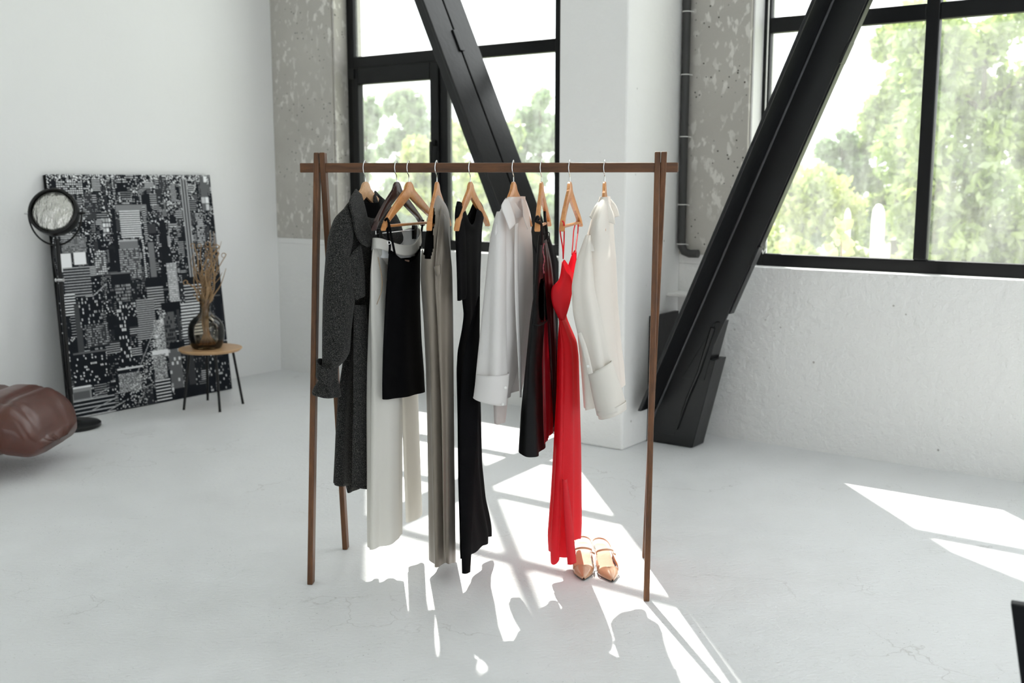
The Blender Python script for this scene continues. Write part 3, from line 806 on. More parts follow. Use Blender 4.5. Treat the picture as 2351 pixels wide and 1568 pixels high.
# --- black knit dress
h = HANG['knit']; Y = h['Y']; ph = h['phi']
e = thing('knit_dress', 'long black rib-knit dress with V neck and flared frayed hem', 'dress', at(1085, 1312, Y))
vn = lambda x: -.088 * max(0, math.sin(x)) ** 5 - .06 * max(0, -math.sin(x)) ** 5
obj('body', garment([(462, 1050, 1101, .17), (474, 1047, 1111, .222), (500, 1046, 1114, .228), (512, 1049, 1111, .18), (530, 1052, 1108, .165), (560, 1053, 1107, .15), (640, 1058, 1104, .14), (690, 1062, 1103, .13), (722, 1066, 1102, .11), (760, 1061, 1101, .13), (805, 1052, 1099, .15), (850, 1050, 1101, .15), (960, 1053, 1106, .15), (1100, 1055, 1109, .14), (1190, 1058, 1117, .15), (1262, 1060, 1131, .18), (1282, 1061, 1131, .18)],
    Y, ph, .15, 6, (.001, .009), 51, 96, 110, neck=vn, neckw=.10, hem=lambda x: -.012 * math.cos(x) - .006 * abs(math.sin(4 * x)), hemw=.06), M['blackk'], e, smooth=2)
obj('cap_sleeve', garment([(474, 1046, 1062, .03), (495, 1044, 1066, .05), (560, 1046, 1069, .06), (640, 1049, 1070, .06), (686, 1049, 1070, .05), (690, 1050, 1068, .05)], Y - .12, ph * .6, .055, 3, (.001, .003), 52, 48, 40), M['blackk'], e, smooth=2, solid=.002)
obj('front_fold', ruled([(1101, 680, Y - .08), (1100, 800, Y - .10), (1097, 960, Y - .13), (1088, 1150, Y - .16), (1079, 1313, Y - .18)], [(1099, 680, Y - .08), (1068, 800, Y - .155), (1056, 960, Y - .17), (1057, 1150, Y - .19), (1061, 1316, Y - .20)], 40, 10, .012), M['blackk'], e, smooth=2, solid=.003)
obj('hem_thread', MB().tube(spline([pt(1081, 1284, Y - .14), pt(1094, 1278, Y - .12), pt(1103, 1274, Y - .1), pt(1112, 1277, Y - .08), pt(1122, 1270, Y - .06), pt(1130, 1266, Y - .04)], 24), .0008, 5), M['white_in'], e, smooth=True)

# --- white shirt
h = HANG['shirt']; Y = h['Y']; ph = h['phi']
e = thing('white_shirt', 'white button-up shirt with long sleeves between the two black dresses', 'shirt', at(1150, 975, Y))
obj('body', garment([(452, 1164, 1206, .08), (463, 1158, 1210, .13), (480, 1150, 1216, .18), (500, 1142, 1222, .222), (525, 1136, 1225, .225), (560, 1131, 1223, .19), (600, 1128, 1223, .17), (760, 1124, 1221, .17), (880, 1126, 1208, .17), (918, 1130, 1200, .17)],
    Y, ph, .17, 6, (.003, .014), 61, 90, 60, hem=lambda x: -.03 * abs(math.sin(x)) + .02, hemw=.15), M['shirt'], e, smooth=2)
obj('sleeve', garment([(486, 1140, 1158, .03), (505, 1134, 1163, .045), (540, 1126, 1165, .05), (600, 1119, 1165, .055), (700, 1110, 1165, .055), (800, 1101, 1167, .055), (866, 1095, 1169, .055)], Y - .16, ph * .5, .055, 4, (.003, .010), 62, 60, 50), M['shirt'], e, smooth=2)
cu = obj('cuff', garment([(862, 1093, 1169, .06), (885, 1091, 1168, .06), (926, 1085, 1163, .06)], Y - .165, ph * .5, .06, 3, (.001, .003), 63, 56, 14, hem=lambda x: -.014 * math.sin(x)), M['shirt'], e, smooth=2, solid=.002)
for bx, by in ((1161, 890), (1154, 928)):
    p = pt(bx, by, Y - .215); obj('button', MB().lathe([(.0045, 0), (.0050, .0012), (.003, .002)], p, 12, (0, -1, .1)), M['white_pl'], cu, smooth=True)
obj('sleeve', garment([(600, 1150, 1210, .04), (850, 1132, 1172, .045), (940, 1131, 1166, .045), (972, 1133, 1162, .04)], Y + .12, ph * .5, .045, 4, (.002, .005), 64, 48, 40, hem=lambda x: -.004 * math.cos(2 * x)), M['shirt'], e, smooth=2)
obj('placket', ruled([(1182, 515, Y - .13), (1181, 600, Y - .14), (1183, 700, Y - .15), (1190, 840, Y - .15), (1193, 912, Y - .15)], [(1190, 512, Y - .11), (1189, 600, Y - .12), (1191, 700, Y - .13), (1196, 840, Y - .13), (1197, 912, Y - .13)], 40, 6, .004), M['shirt'], e, smooth=2, solid=.002)
obj('collar', ruled([(1158, 458, Y - 0.160), (1151, 475, Y - 0.210), (1160, 500, Y - 0.230), (1170, 527, Y - 0.220)], [(1166, 456, Y - 0.110), (1174, 474, Y - 0.140), (1181, 495, Y - 0.150), (1184, 514, Y - 0.160)], 24, 10, .010), M['shirt'], e, smooth=2, solid=.002)
obj('collar', ruled([(1196, 456, Y - 0.010), (1200, 478, Y - 0.040), (1202, 500, Y - 0.070), (1211, 526, Y - 0.080)], [(1202, 458, Y + 0.020), (1211, 478, Y + 0.020), (1214, 500, Y - 0.000), (1212, 526, Y - 0.070)], 24, 10, .008), M['shirt'], e, smooth=2, solid=.002)
obj('collar_stand', garment([(455, 1160, 1204, .06), (480, 1160, 1205, .07), (500, 1162, 1204, .07)], Y, ph, .07, 2, (.0005, .0005), 65, 48, 12, neck=lambda x: -.05 * max(0, math.sin(x)) ** 2, neckw=1), M['shirt'], e, smooth=2)
obj('neck_label', ruled([(1178, 480, Y + .03), (1178, 486, Y + .03)], [(1184, 481, Y + .03), (1183, 485, Y + .03)], 4, 4), M['black_in'], e, solid=.001)

# --- black faux leather dress with wine red lining
h = HANG['leather']; Y = h['Y']; ph = max(.12, h['phi'])
e = thing('leather_dress', 'black faux leather dress with wine red lining and buckled strap', 'dress', at(1230, 1052, Y))
obj('front', garment([(540, 1236, 1250, .05), (600, 1231, 1252, .08), (660, 1227, 1252, .10), (745, 1216, 1252, .12), (850, 1206, 1246, .13), (950, 1196, 1249, .14), (1046, 1190, 1253, .15)], Y - .05, .14, .12, 5, (.001, .008), 71, 90, 70, hem=lambda x: -.008 * math.sin(x), holes=[(1244, 690, 8, 50)]), M['leather'], e, smooth=2)
obj('lining', garment([(735, 1238, 1264, .06), (850, 1240, 1270, .07), (960, 1244, 1272, .08), (1016, 1247, 1270, .08)], Y + .03, .14, .08, 6, (.001, .007), 72, 70, 40, hem=lambda x: .02 * math.sin(x)), M['wine'], e, smooth=2)
obj('back', garment([(545, 1244, 1262, .05), (600, 1246, 1277, .08), (650, 1248, 1280, .09), (740, 1252, 1281, .09), (850, 1258, 1281, .09), (996, 1262, 1279, .08)], Y + .12, .14, .09, 6, (.001, .006), 73, 70, 50), M['blackf'], e, smooth=2)
obj('side_panel', ruled([(1246, 560, Y - .04), (1250, 640, Y - .05), (1256, 720, Y - .04), (1264, 850, Y - .0), (1270, 980, Y + .03)], [(1254, 548, Y + .02), (1268, 620, Y + .02), (1274, 720, Y + .02), (1279, 850, Y + .03), (1279, 980, Y + .05)], 34, 10, .006, .004, 5), M['maroon'], e, smooth=2, solid=.002)
obj('waist_trim', MB().tube(spline([pt(1224, 744, Y - .17), pt(1236, 747, Y - .165), pt(1248, 743, Y - .14), pt(1256, 735, Y - .1)], 14), .003, 8), M['leather'], e, smooth=True)
obj('strap', MB().tube(spline([pt(1237, 503, Y - .20), pt(1234, 498, Y - .215), pt(1231, 507, Y - .22), pt(1241, 513, Y - .2), pt(1243, 530, Y - .17), pt(1243, 560, Y - .12)], 20), .0062, 8), M['leather'], e, smooth=True)
obj('strap', MB().tube(spline([pt(1250, 470, Y + .12), pt(1251, 500, Y + .1), pt(1255, 530, Y + .06), pt(1256, 556, Y + .04)], 14), .0055, 8), M['leather'], e, smooth=True)
bk = MB()
c = pt(1256, 541, Y + .0)
bk.tube([c + np.array([.009 * math.copysign(abs(math.cos(t)) ** .4, math.cos(t)), 0, .012 * math.copysign(abs(math.sin(t)) ** .4, math.sin(t))]) for t in np.linspace(0, 6.2832, 25)], .002, 6)
obj('buckle', bk, M['frame'], e, smooth=True)
obj('beaded_trim', MB().tube(spline([pt(1249, 558, Y - .06), pt(1246, 575, Y - .07), pt(1250, 596, Y - .07), pt(1247, 612, Y - .07), pt(1249, 628, Y - .07)], 24), [.0022 + .0010 * math.sin(i * 2.1) for i in range(24)], 7), M['pink'], e, smooth=True)

# --- red slip dress
h = HANG['red']; Y = h['Y']; ph = .22
e = thing('red_slip_dress', 'long bright red slip dress with thin straps and pinched waist', 'dress', at(1300, 1296, Y))
obj('body', garment([(588, 1291, 1325, .09), (610, 1289, 1324, .10), (640, 1284, 1321, .10), (664, 1267, 1318, .10), (697, 1269, 1309, .08), (732, 1283, 1298, .05), (761, 1282, 1311, .07), (790, 1281, 1325, .09), (830, 1280, 1330, .10), (900, 1279, 1332, .11), (1060, 1271, 1336, .13), (1150, 1266, 1337, .14), (1242, 1259, 1338, .15), (1272, 1261, 1337, .15)],
    Y, ph, .12, 6, (.001, .016), 82, 96, 110, neck=lambda x: -.065 * abs(math.sin(x)) ** 2 + .012 * math.cos(x), neckw=.10, hem=lambda x: -.028 * max(0, -math.cos(x)) + .02 * max(0, math.sin(x)) - .008 * math.sin(6 * x), hemw=.08), M['red'], e, smooth=2)
obj('front_drape', ruled([(1291, 600, Y - .10), (1284, 640, Y - .105), (1267, 662, Y - .10), (1268, 697, Y - .10), (1284, 734, Y - .06)], [(1300, 626, Y - .10), (1310, 636, Y - .10), (1314, 662, Y - .10), (1308, 697, Y - .09), (1297, 734, Y - .055)], 30, 12, .012), M['red'], e, smooth=2, solid=.002)
for A_ in ([(1286, 531, Y - .21), (1288, 545, Y - .19), (1292, 570, Y - .13), (1293, 594, Y - .09)], [(1291, 507, Y - .20), (1295, 515, Y - .2), (1295, 550, Y - .15), (1293, 594, Y - .09)],
           [(1327, 500, Y + .19), (1318, 525, Y + .16), (1315, 560, Y + .1), (1313, 584, Y + .06)], [(1327, 498, Y + .21), (1327, 530, Y + .16), (1323, 560, Y + .1), (1321, 582, Y + .06)]):
    obj('strap', MB().tube(spline([pt(*p) for p in A_], 14), .0024, 7), M['red'], e, smooth=True)
obj('hem_slit', ruled([(1291, 1100, Y - .15), (1295, 1180, Y - .165), (1303, 1296, Y - .175)], [(1302, 1100, Y - .13), (1312, 1180, Y - .14), (1323, 1291, Y - .15)], 24, 8, .012), M['red'], e, smooth=2, solid=.002)

# --- ivory shirt
h = HANG['ivory']; Y = h['Y']; ph = h['phi']
e = thing('ivory_shirt', 'ivory long-sleeved shirt hanging at the right end of the rail', 'shirt', at(1380, 965, Y))
obj('body', garment([(452, 1377, 1400, .08), (463, 1373, 1402, .13), (480, 1367, 1403, .18), (500, 1358, 1406, .236), (525, 1352, 1408, .24), (560, 1344, 1410, .2), (600, 1332, 1414, .18), (700, 1322, 1418, .18), (800, 1327, 1426, .18), (870, 1334, 1434, .18), (925, 1338, 1437, .18)],
    Y, ph, .17, 5, (.003, .014), 91, 90, 64, hem=lambda x: -.05 * max(0, -math.sin(x)) + .03 * max(0, math.sin(x)), hemw=.2), M['shirt2'], e, smooth=2)
obj('sleeve', garment([(540, 1345, 1362, .03), (600, 1322, 1362, .05), (660, 1311, 1366, .055), (720, 1313, 1378, .055), (760, 1321, 1385, .055), (810, 1334, 1394, .055), (854, 1346, 1403, .055)], Y - .17, .1, .055, 4, (.003, .009), 92, 60, 50), M['shirt2'], e, smooth=2)
cu = obj('cuff', garment([(848, 1350, 1404, .06), (900, 1359, 1424, .06), (950, 1370, 1438, .06)], Y - .175, .1, .06, 3, (.001, .003), 93, 56, 14, neck=lambda x: .022 * math.sin(x), neckw=1, hem=lambda x: .018 * math.sin(x), hemw=1), M['shirt2'], e, smooth=2, solid=.002)
obj('cuff_edge', garment([(938, 1369, 1437, .061), (958, 1374, 1438, .061)], Y - .175, .1, .061, 3, (.001, .003), 93, 56, 6, neck=lambda x: .018 * math.sin(x), neckw=1, hem=lambda x: .018 * math.sin(x), hemw=1), M['shirt2'], cu, smooth=2, solid=.002)
obj('sleeve_placket', ruled([(1326, 765, Y - .235), (1336, 800, Y - .235), (1349, 860, Y - .235)], [(1334, 762, Y - .237), (1348, 800, Y - .237), (1362, 856, Y - .237)], 20, 5, .003), M['shirt2'], e, smooth=2, solid=.002)
p = pt(1350, 841, Y - .245); obj('button', MB().lathe([(.0045, 0), (.005, .0012), (.003, .002)], p, 12, (0, -1, .1)), M['white_pl'], e, smooth=True)
obj('yoke', ruled([(1362, 510, Y - .15), (1353, 545, Y - .19), (1344, 578, Y - .20)], [(1398, 505, Y - .06), (1398, 540, Y - .11), (1396, 574, Y - .13)], 16, 12, .015), M['shirt2'], e, smooth=2, solid=.002)
obj('collar', ruled([(1380, 457, Y - .08), (1366, 472, Y - .13), (1353, 498, Y - .15)], [(1388, 458, Y - .06), (1384, 485, Y - .12), (1369, 514, Y - .16)], 18, 10, .008), M['shirt2'], e, smooth=2, solid=.002)
obj('collar', ruled([(1380, 457, Y - .08), (1374, 480, Y - .13), (1372, 500, Y - .14)], [(1394, 458, Y - .02), (1408, 490, Y - .03), (1412, 515, Y - .03)], 18, 10, .012), M['shirt2'], e, smooth=2, solid=.002)
obj('collar', ruled([(1396, 457, Y + .04), (1402, 470, Y + .06), (1408, 500, Y + .06)], [(1402, 457, Y + .07), (1415, 474, Y + .09), (1422, 496, Y + .09)], 18, 10, .006), M['shirt2'], e, smooth=2, solid=.002)

# ------------------------------------------------------------------ shoes
def shoe(px, py, yaw, label, seed):
    tip = on_floor(px, py)
    f = np.array([math.sin(yaw), -math.cos(yaw), 0]); s = np.array([-f[1], f[0], 0])   # f: heel -> toe
    def L(x, y, z): return tip - f * y + s * x + UP * z      # y measured back from the toe tip
    e = thing('slingback_shoe', label, 'shoe', tip - f * .12, 'pair of nude shoes')
    ys = [0, .012, .03, .055, .085, .12, .16, .20, .235, .25]
    hw = [.003, .010, .020, .031, .038, .036, .029, .027, .024, .012]
    zz = [.004, .004, .004, .004, .006, .018, .040, .055, .060, .060]
    R = []
    for y, w_, z in zip(ys, hw, zz):
        R.append([L(-w_, y, z), L(w_, y, z), L(w_, y, z + .006), L(-w_, y, z + .006)])
    obj('sole', MB().rings(R, True, True, True), M['sole'], e, smooth=True)
    R = [[L(w_ * .94 * q, y, z + .008) for q in (-1, -.5, 0, .5, 1)] for y, w_, z in zip(ys, hw, zz)]
    obj('insole', MB().rings(R, False), M['insole'], e, smooth=2)
    # pointed vamp
    R = []
    for i, y in enumerate(np.linspace(0, .078, 14)):
        w_ = np.interp(y, ys, hw) * 1.08 + .001; hh = .007 + .026 * (y / .078) ** .8
        zb = np.interp(y, ys, zz)
        R.append([L(w_ * math.cos(t), y + .020 * (1 - abs(math.cos(t))) * -(y / .078) ** 4, zb + .004 + hh * math.sin(t) ** .85) for t in np.linspace(0, math.pi, 15)])
    obj('vamp', MB().rings(R, False), M['nude'], e, smooth=2, solid=.002)
    # side walls running back from the vamp
    for sx in (-1, 1):
        R = []
        for y in np.linspace(.07, .155, 10):
            w_ = np.interp(y, ys, hw) * 1.06; zb = np.interp(y, ys, zz); q = (y - .07) / .085
            R.append([L(sx * w_, y, zb + .003), L(sx * w_ * 1.03, y, zb + .012 + .010 * (1 - q)), L(sx * w_ * .97, y, zb + .024 + .014 * (1 - q))])
        obj('side_wall', MB().rings(R, False), M['nude'], e, smooth=2, solid=.002)
    obj('heel', MB().rings([[L(r * math.cos(t), .222 + r * .8 * math.sin(t), z) for t in np.linspace(0, 6.2832, 17)[:-1]] for z, r in ((0, .011), (.02, .012), (.045, .018), (.06, .023))], True, True, True), M['nude'], e, smooth=True)
    def band(P, w_, name):
        P = spline([L(*p) for p in P], 28)
        R = [[p - UP * w_ / 2, p + UP * w_ / 2] for p in P]
        obj(name, MB().rings(R, False), M['nude'], e, smooth=2, solid=.0018)
    band([(-.030, .15, .06), (-.034, .20, .072), (-.026, .25, .080), (0, .268, .083), (.026, .25, .080), (.034, .20, .072), (.030, .15, .06)], .007, 'sling_strap')
    band([(-.032, .145, .062), (-.032, .138, .075), (-.012, .125, .086), (.012, .125, .086), (.032, .138, .075), (.034, .147, .062), (.046, .15, .055)], .008, 'instep_strap')
shoe(1340, 1334, -.05, 'nude pointed slingback shoe closest to the red dress hem', 1)
shoe(1406, 1338, .12, 'nude pointed slingback shoe nearer the right leg of the rack', 2)

# ------------------------------------------------------------------ city canvas on the left wall
def lw(px, py, off=0.0):
    r = ray(px, py); t = (UC + off - (ORI - Q) @ U) / (r @ U); return ORI + r * t
TL, TR = lw(105, 400, .045), lw(481, 402, .045)
BR, BL = on_floor(526, 892), on_floor(166, 966)
TL[2] = TR[2] = (TL[2] + TR[2]) / 2
BR = W(UC + .335, (BR - Q) @ N, .004); BL = W(UC + .335, (BL - Q) @ N, .004)
def city():
    rnd = np.random.default_rng(77)
    WD, HT = 330, 430
    img = np.full((HT, WD), .012)
    c0 = np.array([[240, 45], [1105, 52], [1213, 1183], [385, 1345]], float)
    def uvp(x, y):                       # crop position -> canvas grid position
        u = v = .5
        for _ in range(12):
            p = (1 - v) * ((1 - u) * c0[0] + u * c0[1]) + v * ((1 - u) * c0[3] + u * c0[2])
            du = (1 - v) * (c0[1] - c0[0]) + v * (c0[2] - c0[3]); dv = (1 - u) * (c0[3] - c0[0]) + u * (c0[2] - c0[1])
            J = np.array([du, dv]).T; s = np.linalg.solve(J, np.array([x, y]) - p); u += s[0]; v += s[1]
        return u * WD, v * HT
    def rect(x0, y0, x1, y1):
        a = uvp(x0, y0); b = uvp(x1, y1)
        return max(0, int(a[0])), max(0, int(a[1])), min(WD, int(b[0]) + 1), min(HT, int(b[1]) + 1)
    def bld(x0, y0, x1, y1, kind='grid', base=.02, lit=.55, dens=.5, sx=3, sy=4, lw_=1, roof=None):
        a, b, c, d = rect(x0, y0, x1, y1)
        if c <= a or d <= b: return
        blk = np.full((d - b, c - a), base)
        yy, xx = np.mgrid[0:d - b, 0:c - a]
        if kind == 'grid':
            cx, cy = xx // sx, yy // sy
            on = rnd.random((cy.max() + 1, cx.max() + 1)) < dens
            br = rnd.random(on.shape) * .6 + .4
            m_ = on[cy, cx] & (xx % sx < sx - 1) & (yy % sy < max(1, sy - 2))
            blk = np.where(m_, lit * br[cy, cx], blk)
        elif kind == 'h':
            blk = np.where(yy % sy < lw_, lit * (.7 + .3 * rnd.random(blk.shape)), blk)
        elif kind == 'v':
            blk = np.where(xx % sx < lw_, lit, blk)
        elif kind == 'plain':
            blk += 0
        elif kind == 'speck':
            blk = np.where(rnd.random(blk.shape) < dens, lit * rnd.random(blk.shape) ** 1.5, blk)
        img[b:d, a:c] = blk
        if roof is not None: img[b:min(d, b + 3), a:c] = roof
    # far city: dense points of light towards the top
    for y in range(HT):
        t = y / HT
        dn = .48 * max(0, 1 - t * 3.2) + .10
        if y % 2 == 0:
            row = np.repeat(rnd.random(WD // 2) < dn, 2); val = np.repeat(rnd.random(WD // 2) ** 1.8 * .95, 2)
        img[y] = np.where(row, val, img[y] + .012 * rnd.random(WD))
    for _ in range(260):                 # mid-size background blocks
        x = rnd.uniform(240, 1150); y = 60 + 560 * rnd.random() ** 1.2; w_ = rnd.uniform(16, 60); h_ = rnd.uniform(20, 90)
        bld(x, y, x + w_, y + h_, rnd.choice(['grid', 'grid', 'h', 'plain']), rnd.uniform(.008, .06), rnd.uniform(.25, .8), rnd.uniform(.2, .7), int(rnd.integers(2, 4)), int(rnd.integers(3, 5)))
    for _ in range(150):
        x = rnd.uniform(330, 1170); y = rnd.uniform(560, 1180); w_ = rnd.uniform(30, 90); h_ = rnd.uniform(50, 150)
        bld(x, y, x + w_, y + h_, rnd.choice(['grid', 'grid', 'grid', 'h', 'plain']), rnd.uniform(.006, .04), rnd.uniform(.2, .65), rnd.uniform(.12, .45), int(rnd.integers(2, 4)), int(rnd.integers(4, 6)), roof=rnd.uniform(.01, .1))
    # the tall blocks one can make out
    bld(290, 85, 420, 150, 'grid', .05, .8, .85, 4, 4); bld(620, 52, 700, 120, 'grid', .03, .7, .6)
    bld(560, 240, 615, 600, 'plain', .008); bld(515, 285, 560, 360, 'grid', .02, .6, .9, 6, 9)
    bld(582, 212, 745, 245, 'plain', .16); bld(600, 245, 720, 380, 'h', .06, .62, sy=4, lw_=2); bld(720, 225, 752, 410, 'h', .02, .7, sy=4, lw_=1)
    bld(600, 400, 700, 450, 'plain', .14, roof=.3); bld(600, 450, 720, 600, 'grid', .07, .5, .7, 3, 4); bld(720, 400, 748, 600, 'h', .05, .6, sy=4, lw_=2)
    bld(750, 405, 800, 610, 'plain', .13, roof=.02); bld(800, 410, 820, 560, 'grid', .02, .8, .7, 3, 5); bld(812, 310, 868, 510, 'plain', .008); bld(868, 330, 925, 520, 'grid', .03, .55, .5)
    bld(930, 80, 1020, 610, 'v', .05, .24, sx=6, lw_=3); bld(1045, 60, 1100, 240, 'grid', .10, .8, .5, 9, 14); bld(1020, 260, 1075, 420, 'grid', .05, .75, .8, 3, 4)
    bld(320, 390, 440, 460, 'grid', .10, .5, .7, 3, 3); bld(315, 470, 375, 560, 'plain', .62); bld(378, 465, 440, 525, 'plain', .72); bld(330, 545, 470, 690, 'h', .03, .3, sy=5, lw_=2)
    bld(480, 460, 545, 580, 'grid', .08, .7, .8, 4, 4); bld(330, 690, 400, 800, 'h', .02, .6, sy=5, lw_=2)
    bld(560, 575, 665, 640, 'plain', .03, roof=.12); bld(585, 640, 665, 720, 'grid', .03, .3, .8, 3, 6); bld(590, 730, 680, 1090, 'grid', .008, .75, .35, 3, 7)
    bld(850, 525, 925, 740, 'grid', .22, .62, .8, 3, 4); bld(740, 600, 850, 655, 'plain', .01); bld(745, 655, 840, 760, 'h', .03, .4, sy=5, lw_=2)
    bld(955, 600, 1050, 640, 'plain', .012); bld(945, 640, 1060, 760, 'h', .02, .5, sy=6, lw_=2); bld(925, 740, 1050, 900, 'h', .015, .55, sy=6, lw_=3)
    bld(690, 720, 800, 920, 'h', .03, .32, sy=4, lw_=2); bld(820, 735, 930, 790, 'plain', .010); bld(815, 790, 905, 960, 'grid', .09, .015, .6, 4, 8); bld(905, 770, 935, 960, 'plain', .05)
    bld(385, 740, 440, 1000, 'plain', .06); bld(405, 710, 530, 850, 'grid', .015, .5, .25, 3, 6); bld(440, 850, 560, 950, 'grid', .05, .4, .6, 3, 4)
    bld(390, 1000, 560, 1150, 'grid', .012, .7, .18, 3, 5, roof=.1); bld(780, 830, 850, 1000, 'speck', .12, .8, .6)
    bld(865, 945, 950, 985, 'plain', .010); bld(860, 985, 945, 1190, 'grid', .10, .5, .15, 5, 8); bld(775, 990, 860, 1012, 'plain', .5); bld(780, 1012, 855, 1130, 'speck', .10, .85, .55)
    bld(600, 1085, 730, 1112, 'plain', .012, roof=.45); bld(605, 1112, 720, 1190, 'speck', .12, .6, .5)
    bld(385, 1180, 480, 1240, 'plain', .18, roof=.5); bld(395, 1205, 470, 1228, 'plain', .09); bld(385, 1255, 600, 1345, 'h', .012, .35, sy=7, lw_=2)
    bld(790, 1150, 880, 1260, 'h', .012, .6, sy=6, lw_=2); bld(890, 1190, 1190, 1250, 'plain', .012); bld(960, 1010, 1010, 1160, 'plain', .05); bld(1080, 1030, 1200, 1190, 'grid', .012, .5, .2, 3, 6)
    # bright avenue running up from the lower edge
    for i in range(420):
        t = rnd.random(); y = 1300 - 520 * t; xc = 660 + 175 * t ** .75; w_ = 48 * (1 - t) + 8
        a, b = uvp(xc + rnd.normal() * w_ * .6, y + rnd.normal() * 6)
        a, b = int(a), int(b)
        if 0 <= a < WD - 1 and 0 <= b < HT: img[b, a:a + 2] = .35 + .6 * rnd.random()
    # block edges slanting down the right of the avenue
    for x0, y0, x1, y1 in ((470, 1240, 560, 1180), (480, 1300, 600, 1230), (520, 1330, 640, 1250), (700, 1100, 800, 830), (480, 690, 540, 630)):
        for t in np.linspace(0, 1, 120):
            a, b = uvp(x0 + (x1 - x0) * t, y0 + (y1 - y0) * t)
            if 0 <= int(a) < WD and 0 <= int(b) < HT: img[int(b), int(a)] = .3
    img = np.clip((img - .028) * 1.75, .002, .9)
    e = thing('city_canvas', 'large black and white night city print leaning against the white wall', 'picture', (BL + BR) / 2)
    nrm = np.cross(BR - BL, TL - BL); nrm /= np.linalg.norm(nrm)
    if nrm @ (ORI - BL) < 0: nrm = -nrm
    bd = MB(); th = .035
    bd.hexa([BL - nrm * .001, BR - nrm * .001, BR - nrm * th, BL - nrm * th, TL - nrm * .001, TR - nrm * .001, TR - nrm * th, TL - nrm * th])
    o = obj('stretcher_body', bd, M['blackc'], e)
    V = []; 
    for j in range(HT + 1):
        v = j / HT
        a = TL + (BL - TL) * v; b = TR + (BR - TR) * v
        for i in range(WD + 1): V.append(a + (b - a) * (i / WD) + nrm * .0008)
    F_ = [(j * (WD + 1) + i, (j + 1) * (WD + 1) + i, (j + 1) * (WD + 1) + i + 1, j * (WD + 1) + i + 1) for j in range(HT) for i in range(WD)]
    mb = MB(); mb.v = [tuple(p) for p in V]; mb.f = F_
    o = obj('printed_face', mb, M['prnt'], e)
    pad = np.pad(img, ((0, 1), (0, 1)), mode='edge')
    at_ = o.data.color_attributes.new('print', 'FLOAT_COLOR', 'POINT')
    cc = np.zeros((pad.size, 4), np.float32); p = pad.ravel(); cc[:, 0] = p * .97 + .006; cc[:, 1] = p * .98 + .008; cc[:, 2] = p * 1.0 + .012; cc[:, 3] = 1
    at_.data.foreach_set('color', cc.ravel())
city()

# ------------------------------------------------------------------ spot floor lamp
b0 = on_floor(168, 981); LY = b0[1]
e = thing('floor_lamp', 'black spotlight floor lamp on a round base in front of the city print', 'floor lamp', b0)
obj('base', MB().lathe([(.150, 0), (.163, .006), (.163, .024), (.155, .030), (.06, .036), (.02, .050), (.014, .06), (.0001, .06)], b0, 40), M['lampb'], e, smooth=True)
ptop = at(131, 548, LY)
obj('pole', MB().tube([b0 + UP * .03, b0 * .55 + ptop * .45, ptop], [.013, .012, .012], 12), M['lampb'], e, smooth=True)
obj('pole_collar', MB().tube([at(161, 905, LY), at(160, 890, LY)], .018, 12), M['lampb'], e, smooth=True)
obj('pole_knob', MB().tube([at(128, 643, LY - .005), at(146, 643, LY - .02)], .011, 10), M['chrome'], e, smooth=True)
hc = at(124, 487, LY); ax = np.array([.10, -.93, .32]); ax /= np.linalg.norm(ax)
rr = 54 * LY / F
obj('lamp_head', MB().lathe([(.0001, -.13), (.06, -.125), (.105, -.10), (rr * .97, -.05), (rr, -.02), (rr, .028), (rr * .93, .034), (rr * .90, .028), (rr * .90, .0)], hc, 44, ax), M['lampb'], e, smooth=True)
obj('lens', MB().lathe([(rr * .91, .012), (rr * .75, .022), (rr * .4, .030), (.0001, .034)], hc, 44, ax), M['lens'], e, smooth=2)
sx = np.cross(ax, UP); sx /= np.linalg.norm(sx); dn = -(UP - ax * (UP @ ax)); dn /= np.linalg.norm(dn)
if sx[0] < 0: sx = -sx
yk = [hc + (rr + .012) * (math.cos(t) * sx + math.sin(t) * (dn * .3 + np.array([0, 0, -.95]))) - ax * .02 for t in np.linspace(math.pi * 1.02, -.02, 30)]
obj('yoke', MB().tube(yk, .0055, 8), M['lampb'], e, smooth=True)
for s in (-1, 1):
    obj('yoke_knob', MB().tube([hc + s * sx * rr * .98 - ax * .02, hc + s * sx * (rr + .035) - ax * .02], [.009, .006], 10), M['chrome'] if s < 0 else M['lampb'], e, smooth=True)
obj('cable', MB().tube(spline([at(126, 545, LY - .01), at(122, 590, LY - .01), at(131, 640, LY - .015), at(135, 720, LY - .01), at(143, 800, LY - .01), at(147, 860, LY - .012), at(155, 895, LY - .01), at(163, 960, LY - .015)], 40), .004, 7), M['lampb'], e, smooth=True)

# ------------------------------------------------------------------ side table, vase, dried branches
feet = [on_floor(422, 941), on_floor(477, 919), on_floor(505, 946), on_floor(558, 927)]
ctr = np.mean(feet, 0); TY = ctr[1]
tz = at(483, 799, TY)[2]; tc = at(483, 799, TY)
e = thing('side_table', 'small round oak side table with four thin black legs', 'side table', (tc[0], TY, 0))
rt = 72 * TY / F
obj('table_top', MB().lathe([(rt * .93, -.018), (rt, -.004), (rt, 0), (rt * .99, .002), (.0001, .002)], (tc[0], TY, tz), 48), M['oak'], e, smooth=True)
for f in feet:
    d = np.array([tc[0], TY, 0]) - f; d[2] = 0
    t = f + d * .28; t[2] = tz - .016
    obj('leg', MB().tube([f, t], .0085, 10), M['lampb'], e, smooth=True)
vc = np.array([at(477, 799, TY)[0], TY - .02, tz + .003])
s_ = TY / F
prof = [(.0001, .0), (26 * s_, .0), (34 * s_, .012), (39.5 * s_, .06), (41 * s_, .11), (38 * s_, .16), (28 * s_, .20), (17 * s_, .225), (12.5 * s_, .25), (12 * s_, .30), (14 * s_, .325)]
